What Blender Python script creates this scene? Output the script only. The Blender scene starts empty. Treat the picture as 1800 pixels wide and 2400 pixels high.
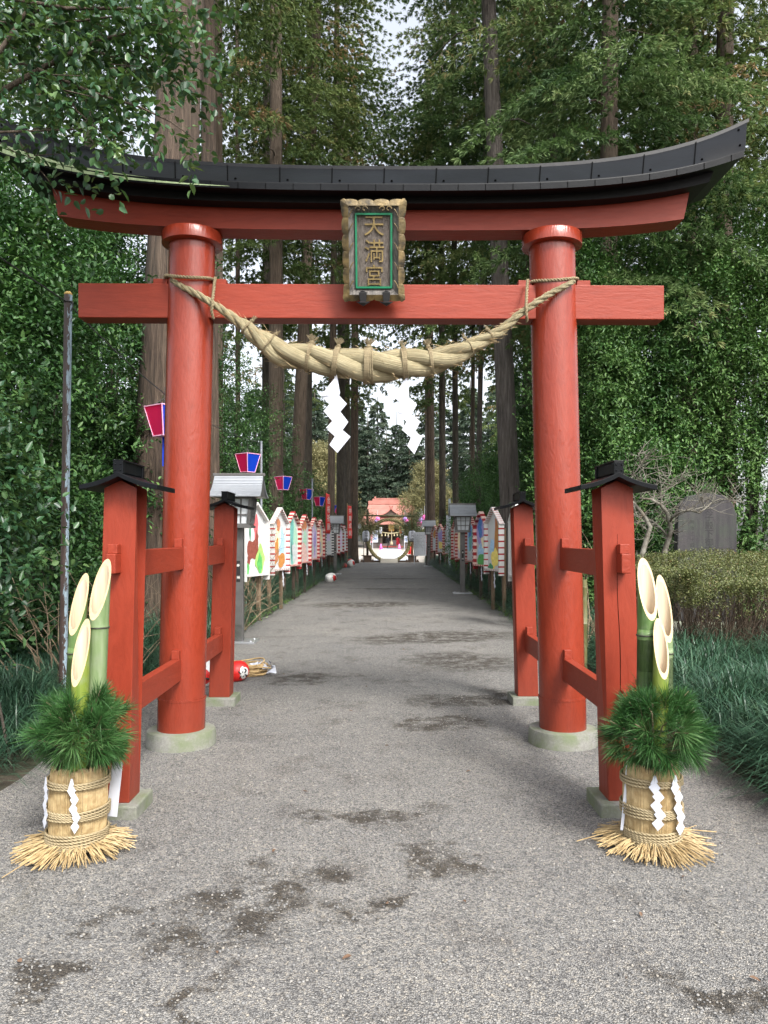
import bpy, math, random
import numpy as np
from mathutils import Vector, Matrix

SC = bpy.context.scene
COL = SC.collection
R = math.radians
F = 1800.0            # focal length in pixels of the 1800 px wide photograph
VX, VY, EYE = 914.0, 1260.0, 1.5   # vanishing point of the path, eye height

# ------------------------------------------------------------------ camera
cam = bpy.data.cameras.new('camera')
cam.sensor_fit = 'HORIZONTAL'; cam.sensor_width = 36.0; cam.lens = 36.0
cam.shift_x = -(VX - 900) / 1800.0
cam.shift_y = (VY - 1200) / 1800.0
cam.clip_start = 0.1; cam.clip_end = 600
camo = bpy.data.objects.new('camera', cam); COL.objects.link(camo)
camo.location = (0, 0, EYE); camo.rotation_euler = (R(90), 0, 0)
SC.camera = camo

# ------------------------------------------------------------------ light
SUN_EL, SUN_AZ = R(48), R(150)      # azimuth clockwise from +Y (behind the camera, to the right)
world = bpy.data.worlds.new('World'); SC.world = world
world.use_nodes = True
nt = world.node_tree; nt.nodes.clear()
sky = nt.nodes.new('ShaderNodeTexSky'); sky.sky_type = 'NISHITA'; sky.sun_disc = False
sky.sun_elevation = SUN_EL; sky.sun_rotation = SUN_AZ
sky.dust_density = 4.0; sky.ozone_density = 1.0; sky.air_density = 1.0
hsv = nt.nodes.new('ShaderNodeHueSaturation'); hsv.inputs['Saturation'].default_value = 0.32
bg = nt.nodes.new('ShaderNodeBackground'); bg.inputs['Strength'].default_value = 0.15
wo = nt.nodes.new('ShaderNodeOutputWorld')
nt.links.new(sky.outputs['Color'], hsv.inputs['Color'])
nt.links.new(hsv.outputs['Color'], bg.inputs['Color'])
nt.links.new(bg.outputs['Background'], wo.inputs['Surface'])
sl = bpy.data.lights.new('sun', 'SUN'); sl.energy = 1.5; sl.angle = R(14); sl.color = (1.0, 0.965, 0.92)
so = bpy.data.objects.new('sun', sl); COL.objects.link(so)
sd = Vector((math.sin(SUN_AZ) * math.cos(SUN_EL), math.cos(SUN_AZ) * math.cos(SUN_EL), math.sin(SUN_EL)))
so.rotation_euler = sd.to_track_quat('Z', 'Y').to_euler(); so.location = (6, -8, 20)
SC.view_settings.view_transform = 'Standard'; SC.view_settings.look = 'None'
SC.view_settings.gamma = 1.0; SC.view_settings.use_curve_mapping = False
SC.view_settings.exposure = 1.5
SC.cycles.max_bounces = 6; SC.cycles.diffuse_bounces = 4; SC.cycles.glossy_bounces = 2
SC.cycles.transmission_bounces = 3; SC.cycles.transparent_max_bounces = 6
SC.cycles.caustics_reflective = False; SC.cycles.caustics_refractive = False
SC.cycles.use_denoising = True

def P(x, y, d):
    """World point seen at photo pixel (x, y) at distance d along the path."""
    return Vector(((x - VX) * d / F, d, EYE + (VY - y) * d / F))

# ------------------------------------------------------------------ materials
def new_mat(name):
    m = bpy.data.materials.new(name); m.use_nodes = True
    n = m.node_tree.nodes; n.clear()
    out = n.new('ShaderNodeOutputMaterial'); b = n.new('ShaderNodeBsdfPrincipled')
    m.node_tree.links.new(b.outputs[0], out.inputs[0])
    return m, n, m.node_tree.links, b, out

def rgba(c): return (c[0], c[1], c[2], 1.0)

def coords(n, l, stretch=(1, 1, 1), coord='Object', rot=(0, 0, 0)):
    tc = n.new('ShaderNodeTexCoord'); mp = n.new('ShaderNodeMapping')
    mp.inputs['Scale'].default_value = stretch; mp.inputs['Rotation'].default_value = rot
    l.new(tc.outputs[coord], mp.inputs[0])
    return mp.outputs[0]

def noise(n, l, vec, scale, detail=5, rough=.6, dist=0):
    t = n.new('ShaderNodeTexNoise'); t.inputs['Scale'].default_value = scale
    t.inputs['Detail'].default_value = detail; t.inputs['Roughness'].default_value = rough
    t.inputs['Distortion'].default_value = dist
    l.new(vec, t.inputs['Vector']); return t.outputs[0]

def ramp(n, l, fac, stops, interp='LINEAR'):
    r = n.new('ShaderNodeValToRGB'); r.color_ramp.interpolation = interp
    e = r.color_ramp.elements
    while len(e) < len(stops): e.new(.5)
    for k, (p, c) in enumerate(stops):
        e[k].position = p; e[k].color = rgba(c) if len(c) == 3 else c
    l.new(fac, r.inputs[0]); return r.outputs[0]

def mixc(n, l, fac, a, b, mode='MIX'):
    m = n.new('ShaderNodeMix'); m.data_type = 'RGBA'; m.blend_type = mode
    for s, v in ((m.inputs[0], fac), (m.inputs[6], a), (m.inputs[7], b)):
        if hasattr(v, 'links') or hasattr(v, 'is_linked'): l.new(v, s)
        elif isinstance(v, (int, float)): s.default_value = v
        else: s.default_value = rgba(v)
    return m.outputs[2]

def bump(n, l, b, h, strength, dist=.01, prev=None):
    bp = n.new('ShaderNodeBump'); bp.inputs['Strength'].default_value = strength
    bp.inputs['Distance'].default_value = dist
    l.new(h, bp.inputs['Height'])
    if prev is not None: l.new(prev, bp.inputs['Normal'])
    if b is not None: l.new(bp.outputs[0], b.inputs['Normal'])
    return bp.outputs[0]

def mat(name, c1, c2=None, scale=6, rough=.6, bs=0, bscale=40, stretch=(1, 1, 1), metal=0, detail=6, lo=.35, hi=.65, coord='Object', spec=.5, bdist=.01, brot=(0, 0, 0), dist=0):
    m, n, l, b, o = new_mat(name)
    b.inputs['Roughness'].default_value = rough; b.inputs['Metallic'].default_value = metal
    b.inputs['Specular IOR Level'].default_value = spec
    b.inputs['Base Color'].default_value = rgba(c1)
    if c2 is not None or bs: v = coords(n, l, stretch, coord, brot)
    if c2 is not None:
        l.new(ramp(n, l, noise(n, l, v, scale, detail, dist=dist), [(lo, c1), (hi, c2)]), b.inputs['Base Color'])
    if bs: bump(n, l, b, noise(n, l, v, bscale, 5, dist=dist), bs, bdist)
    return m

M = {}
def red_paint(name, stretch, gl, chips=True):
    m, n, l, b, o = new_mat(name)
    v = coords(n, l, stretch)
    base = ramp(n, l, noise(n, l, v, 3, 6, .65), [(.25, (.20, .025, .0095)), (.55, (.238, .0315, .0125)), (.8, (.265, .039, .017))])
    g = noise(n, l, coords(n, l, tuple(s * 1.0 for s in stretch)), 9, 8, .7, 1.2)
    base = mixc(n, l, .22, base, ramp(n, l, g, [(.38, (.13, .013, .007)), (.55, (.255, .034, .018))]))
    l.new(base, b.inputs['Base Color'])
    b.inputs['Roughness'].default_value = gl; b.inputs['Specular IOR Level'].default_value = .5 if gl < .4 else .32
    b1 = bump(n, l, None, g, .22, .010)
    w = noise(n, l, coords(n, l, (stretch[0] * 1.6, stretch[1] * 1.6, stretch[2] * 1.6)), 5, 3, .5, 2.0)
    bump(n, l, b, w, .15 if gl < .4 else .11, .02, b1)
    # grime towards the foot and pale scuffs
    tc = n.new('ShaderNodeTexCoord'); sp = n.new('ShaderNodeSeparateXYZ'); l.new(tc.outputs['Object'], sp.inputs[0])
    mr = n.new('ShaderNodeMapRange'); mr.inputs[1].default_value = .10; mr.inputs[2].default_value = .75; mr.inputs[3].default_value = .55; mr.inputs[4].default_value = 0; l.new(sp.outputs[2], mr.inputs[0])
    d1 = noise(n, l, coords(n, l, (3, 3, 1.2)), 4, 8, .75)
    mu = n.new('ShaderNodeMath'); mu.operation = 'MULTIPLY'; l.new(mr.outputs[0], mu.inputs[0]); l.new(d1, mu.inputs[1])
    base = mixc(n, l, mu.outputs[0], base, (.085, .032, .022))
    sc2 = ramp(n, l, noise(n, l, coords(n, l, (stretch[0] * 2, stretch[1] * 2, stretch[2] * 2)), 11, 9, .8), [(.66, (0, 0, 0)), (.72, (.35, .35, .35))])
    base = mixc(n, l, sc2, base, (.30, .06, .04)); l.new(base, b.inputs['Base Color'])
    return m
M['red_post'] = red_paint('red painted timber', (1.6, 1.6, .5), .48)
M['red_col'] = red_paint('glossy red paint on log', (2.6, 2.6, .75), .27)
M['red_beam'] = red_paint('red painted beam', (.45, 2.2, 2.6), .5)
M['red_side'] = red_paint('red painted brace', (2.2, .45, 2.4), .5)
M['black_paint'] = mat('black paint', (.003, .003, .0035), (.006, .006, .0065), 8, .6, .15, 30, spec=.2)
M['black_metal'] = mat('black sheet metal', (.0025, .003, .004), (.0045, .0055, .007), 3, .42, .14, 5, bdist=.02, spec=.13)
M['black_seam'] = mat('black seam', (.0015, .0015, .0015), rough=.8, spec=.03)
M['pale_green'] = mat('pale green flashing', (.25, .33, .17), (.36, .45, .25), 12, .6)  # plain pale green for the strip tapering along the roof edge
M['stone'] = None
def stone_mat(name, c1, c2, moss, scale=1.0, mossamt=.5, streak=0):
    m, n, l, b, o = new_mat(name)
    v = coords(n, l)
    base = ramp(n, l, noise(n, l, v, 60 * scale, 8, .75), [(.3, c1), (.7, c2)])
    mf = ramp(n, l, noise(n, l, v, 5 * scale, 6, .6), [(.62 - .35 * mossamt, (0, 0, 0)), (.8 - .25 * mossamt, (1, 1, 1))])
    l.new(mixc(n, l, mf, base, moss), b.inputs['Base Color'])
    if streak:
        l.new(mixc(n, l, ramp(n, l, noise(n, l, coords(n, l, (7, 7, .6)), 1.6, 7, .7), [(.42, (0, 0, 0)), (.62, (.8, .8, .8))]), mixc(n, l, mf, base, moss), (.028, .026, .03)), b.inputs['Base Color'])
    b.inputs['Roughness'].default_value = .85
    bump(n, l, b, noise(n, l, v, 90 * scale, 6, .7), .5, .008)
    return m
M['stone'] = stone_mat('mossy granite', (.14, .14, .125), (.27, .265, .24), (.135, .16, .09), 1, .7)
M['monument'] = stone_mat('weathered monument stone', (.038, .035, .036), (.068, .062, .062), (.05, .058, .045), .7, .5, 1)
M['carved'] = mat('carved stone recess', (.022, .022, .022), rough=.9)
M['gold'] = mat('aged gold leaf', (.035, .028, .017), (.21, .15, .062), 11, .5, .4, 50, metal=.35)
M['goldchar'] = mat('gold lettering', (.15, .11, .045), (.32, .235, .095), 14, .45, .2, 40, metal=.3)
M['dark_wood'] = mat('weathered black wood', (.035, .033, .03), (.20, .18, .16), 5, .7, .5, 30, (14, 14, 1.2), lo=.3, hi=.75)
M['grey_board'] = mat('grey weathered board', (.055, .042, .034), (.17, .145, .125), 5, .75, .5, 30, (16, 16, 1.2), lo=.3, hi=.7)
M['green_trim'] = mat('green painted trim', (.01, .16, .075), (.014, .20, .095), 6, .4)
M['iron'] = mat('black iron', (.012, .012, .013), rough=.4)
M['white_paper'] = mat('white paper', (.50, .52, .58), (.54, .56, .61), 3, .7, .12, 12, bdist=.01)
def fibre_mat(name, c1, c2, c3, ku, kv, coord='UV', bs=.8, rough=.7):
    m, n, l, b, o = new_mat(name)
    v = coords(n, l, (ku, kv, 1), coord)
    f1 = noise(n, l, v, 1, 6, .7)
    f2 = noise(n, l, coords(n, l, (3, 3, 3)), 3, 4)
    c = ramp(n, l, f1, [(.34, c1), (.5, c2), (.66, c3)])
    c = mixc(n, l, .3, c, ramp(n, l, f2, [(.35, c1), (.65, c3)]))
    l.new(c, b.inputs['Base Color']); b.inputs['Roughness'].default_value = rough
    bump(n, l, b, f1, bs, .02)
    return m
M['rope'] = fibre_mat('rice straw rope', (.15, .12, .06), (.31, .265, .15), (.41, .36, .225), 46, 1.6)
M['cord'] = fibre_mat('twisted straw cord', (.13, .10, .05), (.29, .23, .13), (.40, .33, .20), 8, 4)
M['straw'] = mat('pale straw', (.30, .205, .09), (.46, .35, .185), 30, .6, .2, 40)
M['straw_old'] = mat('loose straw coil', (.34, .22, .09), (.56, .40, .19), 20, .65, .3, 60)
M['strawbarrel'] = fibre_mat('bound straw mat', (.17, .115, .05), (.33, .245, .125), (.45, .36, .21), 130, 3, bs=.9)
def bamboo_mat(name, c1, c2, c3):
    m, n, l, b, o = new_mat(name)
    v = coords(n, l, (14, 14, 1.6))
    c = ramp(n, l, noise(n, l, v, 2.2, 5, .6), [(.28, c1), (.5, c2), (.74, c3)])
    bl = ramp(n, l, noise(n, l, coords(n, l), 14, 5, .6), [(.5, (0, 0, 0)), (.75, (.55, .55, .55))])
    l.new(mixc(n, l, bl, c, (.20, .23, .155)), b.inputs['Base Color'])
    b.inputs['Roughness'].default_value = .38
    bump(n, l, b, noise(n, l, v, 6, 4), .12, .006)
    return m
M['bamboo_grey'] = bamboo_mat('pale green bamboo', (.085, .14, .05), (.145, .205, .09), (.21, .265, .145))
M['bamboo_green'] = bamboo_mat('green bamboo', (.045, .10, .022), (.09, .16, .045), (.16, .22, .085))
M['bamboo_yellow'] = bamboo_mat('yellow green bamboo', (.08, .14, .016), (.145, .195, .026), (.21, .245, .06))
M['bamboo_old'] = bamboo_mat('weathered bamboo pole', (.07, .07, .025), (.12, .115, .045), (.16, .15, .075))
M['bamboo_cut'] = mat('cut bamboo rim', (.50, .37, .20), (.58, .45, .27), 40, .55)
M['bamboo_in'] = mat('inside of bamboo', (.47, .37, .25), (.56, .47, .35), 3, .5, .1, 10, (12, 12, .8))
M['bamboo_node'] = mat('dark bamboo joint', (.018, .02, .012), (.05, .05, .03), 30, .6)

def bark_mat(name, c1, c2, c3, sx=9, sz=.9, bs=1.0):
    m, n, l, b, o = new_mat(name)
    v = coords(n, l, (sx, sx, sz))
    f = noise(n, l, v, 2.2, 8, .68, .4)
    c = ramp(n, l, f, [(.3, c1), (.5, c2), (.7, c3)])
    g = ramp(n, l, noise(n, l, coords(n, l, (1, 1, .5)), 1.3, 4), [(.45, (0, 0, 0)), (.8, (.28, .28, .28))])
    c = mixc(n, l, g, c, (.09, .085, .055))
    l.new(c, b.inputs['Base Color']); b.inputs['Roughness'].default_value = .9
    bump(n, l, b, f, bs, .05)
    return m
M['bark'] = bark_mat('cedar bark', (.014, .009, .006), (.070, .047, .032), (.15, .107, .076), 11, .8, 1.3)
M['bark_brown'] = bark_mat('brown cedar bark', (.035, .024, .016), (.088, .064, .045), (.15, .115, .085))
M['bark_grey'] = bark_mat('grey peeling bark', (.022, .017, .014), (.085, .071, .061), (.165, .144, .126), 9, .8)
M['bark_dark'] = bark_mat('dark far bark', (.025, .02, .014), (.055, .045, .034), (.10, .085, .065), 6, 1)
M['twig'] = mat('dry brown twig', (.12, .085, .05), (.26, .20, .13), 14, .85)
M['lichen_branch'] = mat('lichened plum bark', (.075, .062, .045), (.22, .21, .175), 9, .9, .6, 40)
M['hedge_twig'] = mat('hedge twig', (.045, .03, .02), (.10, .07, .045), 12, .9)

def leaf_mat(name, cols, rough=.45, transl=.25, tcol=(.2, .3, .05), spec=.5, gain=1.5):
    cols = [tuple(min(.34, x * gain) for x in c) for c in cols]
    m, n, l, b, o = new_mat(name)
    a = n.new('ShaderNodeAttribute'); a.attribute_name = 'tint'
    k = len(cols)
    c = ramp(n, l, a.outputs['Fac'], [(i / (k - 1), cc) for i, cc in enumerate(cols)])
    l.new(c, b.inputs['Base Color']); b.inputs['Roughness'].default_value = rough
    b.inputs['Specular IOR Level'].default_value = spec
    t = n.new('ShaderNodeBsdfTranslucent'); l.new(mixc(n, l, .5, c, tcol), t.inputs['Color'])
    mx = n.new('ShaderNodeMixShader'); mx.inputs[0].default_value = transl
    l.new(b.outputs[0], mx.inputs[1]); l.new(t.outputs[0], mx.inputs[2]); l.new(mx.outputs[0], o.inputs[0])
    return m
M['camellia'] = leaf_mat('glossy camellia leaves', [(.010, .029, .010), (.019, .049, .015), (.034, .078, .021), (.068, .122, .034)], .42, .16, (.08, .22, .03), .26)
M['branchleaf'] = leaf_mat('glossy hanging leaves', [(.010, .03, .014), (.018, .05, .021), (.034, .078, .027), (.08, .125, .045)], .36, .2, (.16, .27, .04), .4)
M['brightleaf'] = leaf_mat('bright evergreen leaves', [(.014, .045, .012), (.028, .08, .02), (.05, .12, .03), (.09, .17, .055)], .42, .2, (.15, .27, .04))
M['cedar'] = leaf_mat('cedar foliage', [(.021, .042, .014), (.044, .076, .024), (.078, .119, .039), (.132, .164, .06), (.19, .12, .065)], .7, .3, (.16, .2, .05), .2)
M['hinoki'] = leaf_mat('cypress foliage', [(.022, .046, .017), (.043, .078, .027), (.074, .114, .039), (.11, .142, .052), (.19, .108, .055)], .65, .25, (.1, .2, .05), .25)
M['farcedar'] = leaf_mat('far conifer foliage', [(.028, .045, .032), (.045, .068, .048), (.075, .098, .068), (.11, .13, .09)], .8, .2, (.12, .17, .08), .1)  # distance haze is put into these paler, greyer greens
M['farpale'] = leaf_mat('pale olive foliage', [(.085, .085, .04), (.13, .125, .06), (.18, .17, .085), (.22, .20, .11)], .8, .2, (.25, .23, .1), .1)
M['pine'] = leaf_mat('pine needles', [(.008, .03, .007), (.016, .055, .013), (.032, .085, .022), (.07, .125, .045)], .5, .12, (.12, .25, .04), .3)
M['mondo'] = leaf_mat('dark lily turf', [(.008, .025, .014), (.017, .046, .026), (.034, .073, .042), (.08, .13, .075)], .4, .12, (.08, .16, .05))
M['hedge_leaf'] = leaf_mat('clipped azalea leaves', [(.028, .032, .011), (.055, .068, .02), (.10, .115, .038), (.11, .07, .03)], .5, .2, (.25, .28, .08))
M['weed'] = leaf_mat('pale green weeds', [(.05, .10, .02), (.09, .16, .035), (.14, .22, .06)], .5, .25, (.2, .35, .06))
M['pebble'] = None
M['dry_leaf'] = leaf_mat('fallen brown leaves', [(.04, .022, .013), (.075, .042, .024), (.13, .08, .05)], .8, .1, (.2, .1, .05))
M['alu'] = mat('brushed aluminium', (.55, .57, .60), (.63, .65, .68), 6, .34, metal=.9)
M['lantern_roof'] = mat('pale metal roof', (.30, .32, .345), (.36, .38, .41), 3, .42, metal=.5)
M['lantern_grey'] = mat('bronze grey metal', (.13, .125, .12), (.17, .165, .16), 6, .4, metal=.6)
M['lantern_pane'] = mat('frosted lamp pane', (.55, .58, .60), (.62, .65, .67), 3, .35)
M['label_black'] = mat('black label plate', (.012, .011, .011), rough=.5)
M['white_text'] = mat('pale lettering', (.75, .73, .68), rough=.6)
M['black_text'] = mat('black lettering', (.015, .015, .015), rough=.6)
M['red_text'] = mat('red lettering', (.5, .03, .03), rough=.6)
M['blue_text'] = mat('blue lettering', (.12, .22, .55), rough=.6)
M['stake'] = mat('brown stained timber', (.03, .018, .012), (.07, .046, .03), 4, .8, .4, 20, (10, 10, .8))
M['stake_pale'] = mat('pale brown timber', (.13, .085, .05), (.21, .145, .09), 4, .8, .4, 20, (10, 10, .8))
M['board_white'] = mat('white picture paper', (.52, .53, .53), (.58, .59, .59), 3, .7)
M['trim_pink'] = mat('pale pink trim', (.70, .50, .43), rough=.6)
M['trim_white'] = mat('white trim', (.56, .55, .53), rough=.6)
M['trim_red'] = mat('dark red trim', (.30, .014, .018), rough=.55)
for nm, c in dict(p_brown=(.17, .035, .02), p_pink=(.52, .09, .10), p_green=(.07, .30, .07), p_lime=(.25, .46, .10), p_dkgreen=(.03, .20, .09),
                  p_orange=(.40, .17, .03), p_sky=(.30, .48, .66), p_teal=(.12, .36, .33), p_palegreen=(.30, .50, .38), p_violet=(.30, .25, .50),
                  p_lilac=(.50, .42, .58), p_yellow=(.72, .58, .14), p_blue=(.05, .16, .42), p_grey=(.42, .46, .46), p_rust=(.42, .16, .07), p_dusty=(.55, .38, .34),
                  p_cream=(.72, .62, .40), p_ink=(.03, .03, .04)).items():
    M[nm] = mat('poster ' + nm[2:] + ' paint', c, tuple(min(1, x * 1.35 + .02) for x in c), 18, .75)
M['bon_pink'] = mat('pink lantern paper', (.78, .012, .085), (.84, .02, .11), 3, .5)
M['bon_blue'] = mat('blue lantern paper', (.005, .07, .62), (.008, .09, .70), 3, .5)
def paper_mat(name, c):
    m, n, l, b, o = new_mat(name); b.inputs['Base Color'].default_value = rgba(c); b.inputs['Roughness'].default_value = .5
    t = n.new('ShaderNodeBsdfTranslucent'); t.inputs['Color'].default_value = rgba(c); mx = n.new('ShaderNodeMixShader'); mx.inputs[0].default_value = .6
    l.new(b.outputs[0], mx.inputs[1]); l.new(t.outputs[0], mx.inputs[2]); l.new(mx.outputs[0], o.inputs[0]); return m
M['bon_pink'] = paper_mat('pink lantern film', (1.0, .045, .24)); M['bon_blue'] = paper_mat('blue lantern film', (.01, .10, .75))
M['bon_edge'] = mat('pale pink lantern edge', (.80, .40, .58), rough=.5)
M['bon_faded'] = mat('faded pink lantern paper', (.85, .25, .50), rough=.5)
M['wire'] = mat('dark wire', (.03, .03, .03), rough=.6)
M['steel_pole'] = mat('grey steel pole', (.18, .20, .23), (.26, .28, .31), 4, .5, metal=.4)
M['banner_red'] = mat('red banner cloth', (.60, .025, .02), (.68, .035, .025), 3, .65, .2, 4, bdist=.02)
M['white_gloss'] = mat('white lacquer', (.74, .73, .70), rough=.35)
M['red_gloss'] = mat('red lacquer', (.62, .018, .014), rough=.35)
M['asphalt'] = mat('brown timber stand', (.07, .045, .03), (.12, .08, .055), 4, .7)
M['roof_pink'] = None
def roof_mat():
    m, n, l, b, o = new_mat('weathered red metal roof')
    v = coords(n, l)
    w = n.new('ShaderNodeTexWave'); w.wave_type = 'BANDS'; w.bands_direction = 'Z'; w.inputs['Scale'].default_value = 1.15
    w.inputs['Distortion'].default_value = .0; l.new(v, w.inputs['Vector'])
    c = ramp(n, l, noise(n, l, v, .8, 4), [(.35, (.34, .135, .105)), (.65, (.42, .185, .15))])
    s = ramp(n, l, w.outputs[0], [(.0, (.8, .8, .8)), (.12, (1, 1, 1))])
    l.new(mixc(n, l, 1.0, c, s, 'MULTIPLY'), b.inputs['Base Color']); b.inputs['Roughness'].default_value = .5
    return m
M['roof_pink'] = roof_mat()
M['shrine_wood'] = mat('dark shrine timber', (.05, .036, .026), (.085, .06, .045), 3, .75)
M['shrine_grey'] = mat('grey shrine planks', (.11, .09, .085), (.15, .125, .12), 3, .75)
M['carpet'] = mat('pale walkway boards', (.62, .66, .68), (.70, .73, .75), .6, .7)
M['step_white'] = mat('pale timber steps', (.66, .62, .54), (.72, .68, .60), 4, .6)
M['step_dark'] = mat('step riser shade timber', (.50, .45, .38), rough=.7)  # darker copy of the step timber, riser shade put into the colour
M['coat_black'] = mat('black coat', (.015, .016, .02), rough=.8)
M['coat_red'] = mat('red coat', (.50, .015, .03), rough=.8)
M['skin'] = mat('skin', (.55, .33, .24), rough=.6)
M['hair'] = mat('dark hair', (.02, .016, .014), rough=.6)
M['hair_grey'] = mat('grey hair', (.35, .34, .33), rough=.7)
M['pink_ball'] = mat('pink paper ball', (.80, .10, .42), (.85, .2, .5), 6, .7)
M['violet_ball'] = mat('violet paper ball', (.42, .25, .68), (.5, .33, .75), 6, .7)
M['sign_grey'] = mat('pale grey signboard', (.42, .44, .47), rough=.6)

def peel_mat():
    m, n, l, b, o = new_mat('peeling brown paint on pipe')
    v = coords(n, l, (9, 9, 2.2))
    a = noise(n, l, v, 5, 8, .7, .6)
    geo = n.new('ShaderNodeTexCoord'); sp = n.new('ShaderNodeSeparateXYZ'); l.new(geo.outputs['Normal'], sp.inputs[0])
    ad = n.new('ShaderNodeMath'); ad.operation = 'MULTIPLY_ADD'; ad.inputs[1].default_value = .26; l.new(sp.outputs[0], ad.inputs[0]); l.new(a, ad.inputs[2])
    f = ramp(n, l, ad.outputs[0], [(.655, (0, 0, 0)), (.67, (1, 1, 1))])
    base = ramp(n, l, noise(n, l, v, 2, 5), [(.3, (.03, .017, .012)), (.7, (.075, .05, .042))])
    l.new(mixc(n, l, f, base, (.27, .36, .42)), b.inputs['Base Color']); b.inputs['Roughness'].default_value = .5
    bump(n, l, b, f, .3, .004)
    return m
M['peel'] = peel_mat()

def gravel_mat(name, tone=1.45, patches=()):
    m, n, l, b, o = new_mat(name)
    v = coords(n, l)
    wv = n.new('ShaderNodeVectorMath'); wv.operation = 'ADD'
    nz = n.new('ShaderNodeTexNoise'); nz.inputs['Scale'].default_value = 60; l.new(v, nz.inputs['Vector'])
    scl = n.new('ShaderNodeVectorMath'); scl.operation = 'SCALE'; scl.inputs['Scale'].default_value = .006
    l.new(nz.outputs['Color'], scl.inputs[0]); l.new(v, wv.inputs[0]); l.new(scl.outputs[0], wv.inputs[1])
    vo = n.new('ShaderNodeTexVoronoi'); vo.voronoi_dimensions = '2D'; vo.inputs['Scale'].default_value = 140; l.new(wv.outputs[0], vo.inputs['Vector'])
    vb = n.new('ShaderNodeTexVoronoi'); vb.voronoi_dimensions = '2D'; vb.inputs['Scale'].default_value = 70; l.new(wv.outputs[0], vb.inputs['Vector'])
    sep = n.new('ShaderNodeSeparateColor'); l.new(vo.outputs['Color'], sep.inputs[0])
    sb = n.new('ShaderNodeSeparateColor'); l.new(vb.outputs['Color'], sb.inputs[0])
    t = tone
    st = [(.0, (.088 * t, .088 * t, .086 * t)), (.22, (.142 * t, .141 * t, .137 * t)), (.45, (.20 * t, .198 * t, .190 * t)), (.7, (.25 * t, .244 * t, .229 * t)), (.9, (.30 * t, .28 * t, .243 * t)), (1, (.36 * t, .35 * t, .325 * t))]
    c = ramp(n, l, sep.outputs[0], st)
    big = ramp(n, l, sb.outputs[0], st)
    bm = ramp(n, l, sb.outputs[1], [(.80, (0, 0, 0)), (.82, (1, 1, 1))])
    c = mixc(n, l, bm, c, big)
    # darker gaps between the stones
    gap = ramp(n, l, vo.outputs['Distance'], [(.30, (1, 1, 1)), (.76, (.34, .33, .32))])
    c = mixc(n, l, .8, c, gap, 'MULTIPLY')
    # large tone drift and damp / soiled patches
    big1 = ramp(n, l, noise(n, l, v, .55, 5, .6), [(.3, (.86, .86, .87)), (.7, (1.12, 1.10, 1.07))])
    c = mixc(n, l, 1, c, big1, 'MULTIPLY')
    mid = ramp(n, l, noise(n, l, coords(n, l, (1, .75, 1)), 2.6, 8, .72), [(.52, (1, 1, 1)), (.68, (.46, .43, .41))])
    c = mixc(n, l, .75, c, mid, 'MULTIPLY')
    moss = ramp(n, l, noise(n, l, coords(n, l, (1.3, .5, 1)), 1.1, 7, .7), [(.60, (0, 0, 0)), (.76, (.5, .5, .5))])
    c = mixc(n, l, moss, c, (.14 * t, .125 * t, .085 * t))
    if patches:
        sx = n.new('ShaderNodeSeparateXYZ'); l.new(v, sx.inputs[0])
        nn = noise(n, l, v, 5.5, 7, .75)
        wn = n.new('ShaderNodeTexNoise'); wn.inputs['Scale'].default_value = 2.3; wn.inputs['Detail'].default_value = 6; wn.inputs['Roughness'].default_value = .7; l.new(v, wn.inputs['Vector'])
        w1 = n.new('ShaderNodeVectorMath'); w1.operation = 'SUBTRACT'; w1.inputs[1].default_value = (.5, .5, .5); l.new(wn.outputs['Color'], w1.inputs[0])
        w2 = n.new('ShaderNodeVectorMath'); w2.operation = 'SCALE'; w2.inputs['Scale'].default_value = 1.1; l.new(w1.outputs[0], w2.inputs[0])
        w3 = n.new('ShaderNodeVectorMath'); w3.operation = 'ADD'; l.new(v, w3.inputs[0]); l.new(w2.outputs[0], w3.inputs[1]); pv = w3.outputs[0]
        acc = None
        for (px, py, rx, ry, rot) in patches:
            mp = n.new('ShaderNodeMapping'); mp.vector_type = 'TEXTURE'
            mp.inputs['Location'].default_value = (px, py, 0); mp.inputs['Rotation'].default_value = (0, 0, rot); mp.inputs['Scale'].default_value = (rx, ry, 1)
            l.new(pv, mp.inputs[0])
            fl = n.new('ShaderNodeVectorMath'); fl.operation = 'MULTIPLY'; fl.inputs[1].default_value = (1, 1, 0); l.new(mp.outputs[0], fl.inputs[0])
            ln = n.new('ShaderNodeVectorMath'); ln.operation = 'LENGTH'; l.new(fl.outputs[0], ln.inputs[0])
            s = n.new('ShaderNodeMath'); s.operation = 'SUBTRACT'; s.use_clamp = True; s.inputs[0].default_value = 1.0; l.new(ln.outputs['Value'], s.inputs[1])
            if acc is None: acc = s.outputs[0]
            else:
                mx = n.new('ShaderNodeMath'); mx.operation = 'MAXIMUM'; l.new(acc, mx.inputs[0]); l.new(s.outputs[0], mx.inputs[1]); acc = mx.outputs[0]
        fine = noise(n, l, v, 26, 6, .75)
        s1 = n.new('ShaderNodeMath'); s1.operation = 'MULTIPLY'; s1.use_clamp = True; s1.inputs[1].default_value = 2.2; l.new(acc, s1.inputs[0])
        s2 = n.new('ShaderNodeMath'); s2.operation = 'MULTIPLY_ADD'; s2.inputs[1].default_value = .35; l.new(fine, s2.inputs[0]); l.new(nn, s2.inputs[2])
        s3 = ramp(n, l, s2.outputs[0], [(.57, (0, 0, 0)), (.72, (1, 1, 1))])
        g2 = n.new('ShaderNodeMath'); g2.operation = 'MULTIPLY'; l.new(s1.outputs[0], g2.inputs[0]); l.new(s3, g2.inputs[1])
        wet = mixc(n, l, 1, c, (.27, .235, .19), 'MULTIPLY')
        c = mixc(n, l, g2.outputs[0], c, wet)
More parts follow.
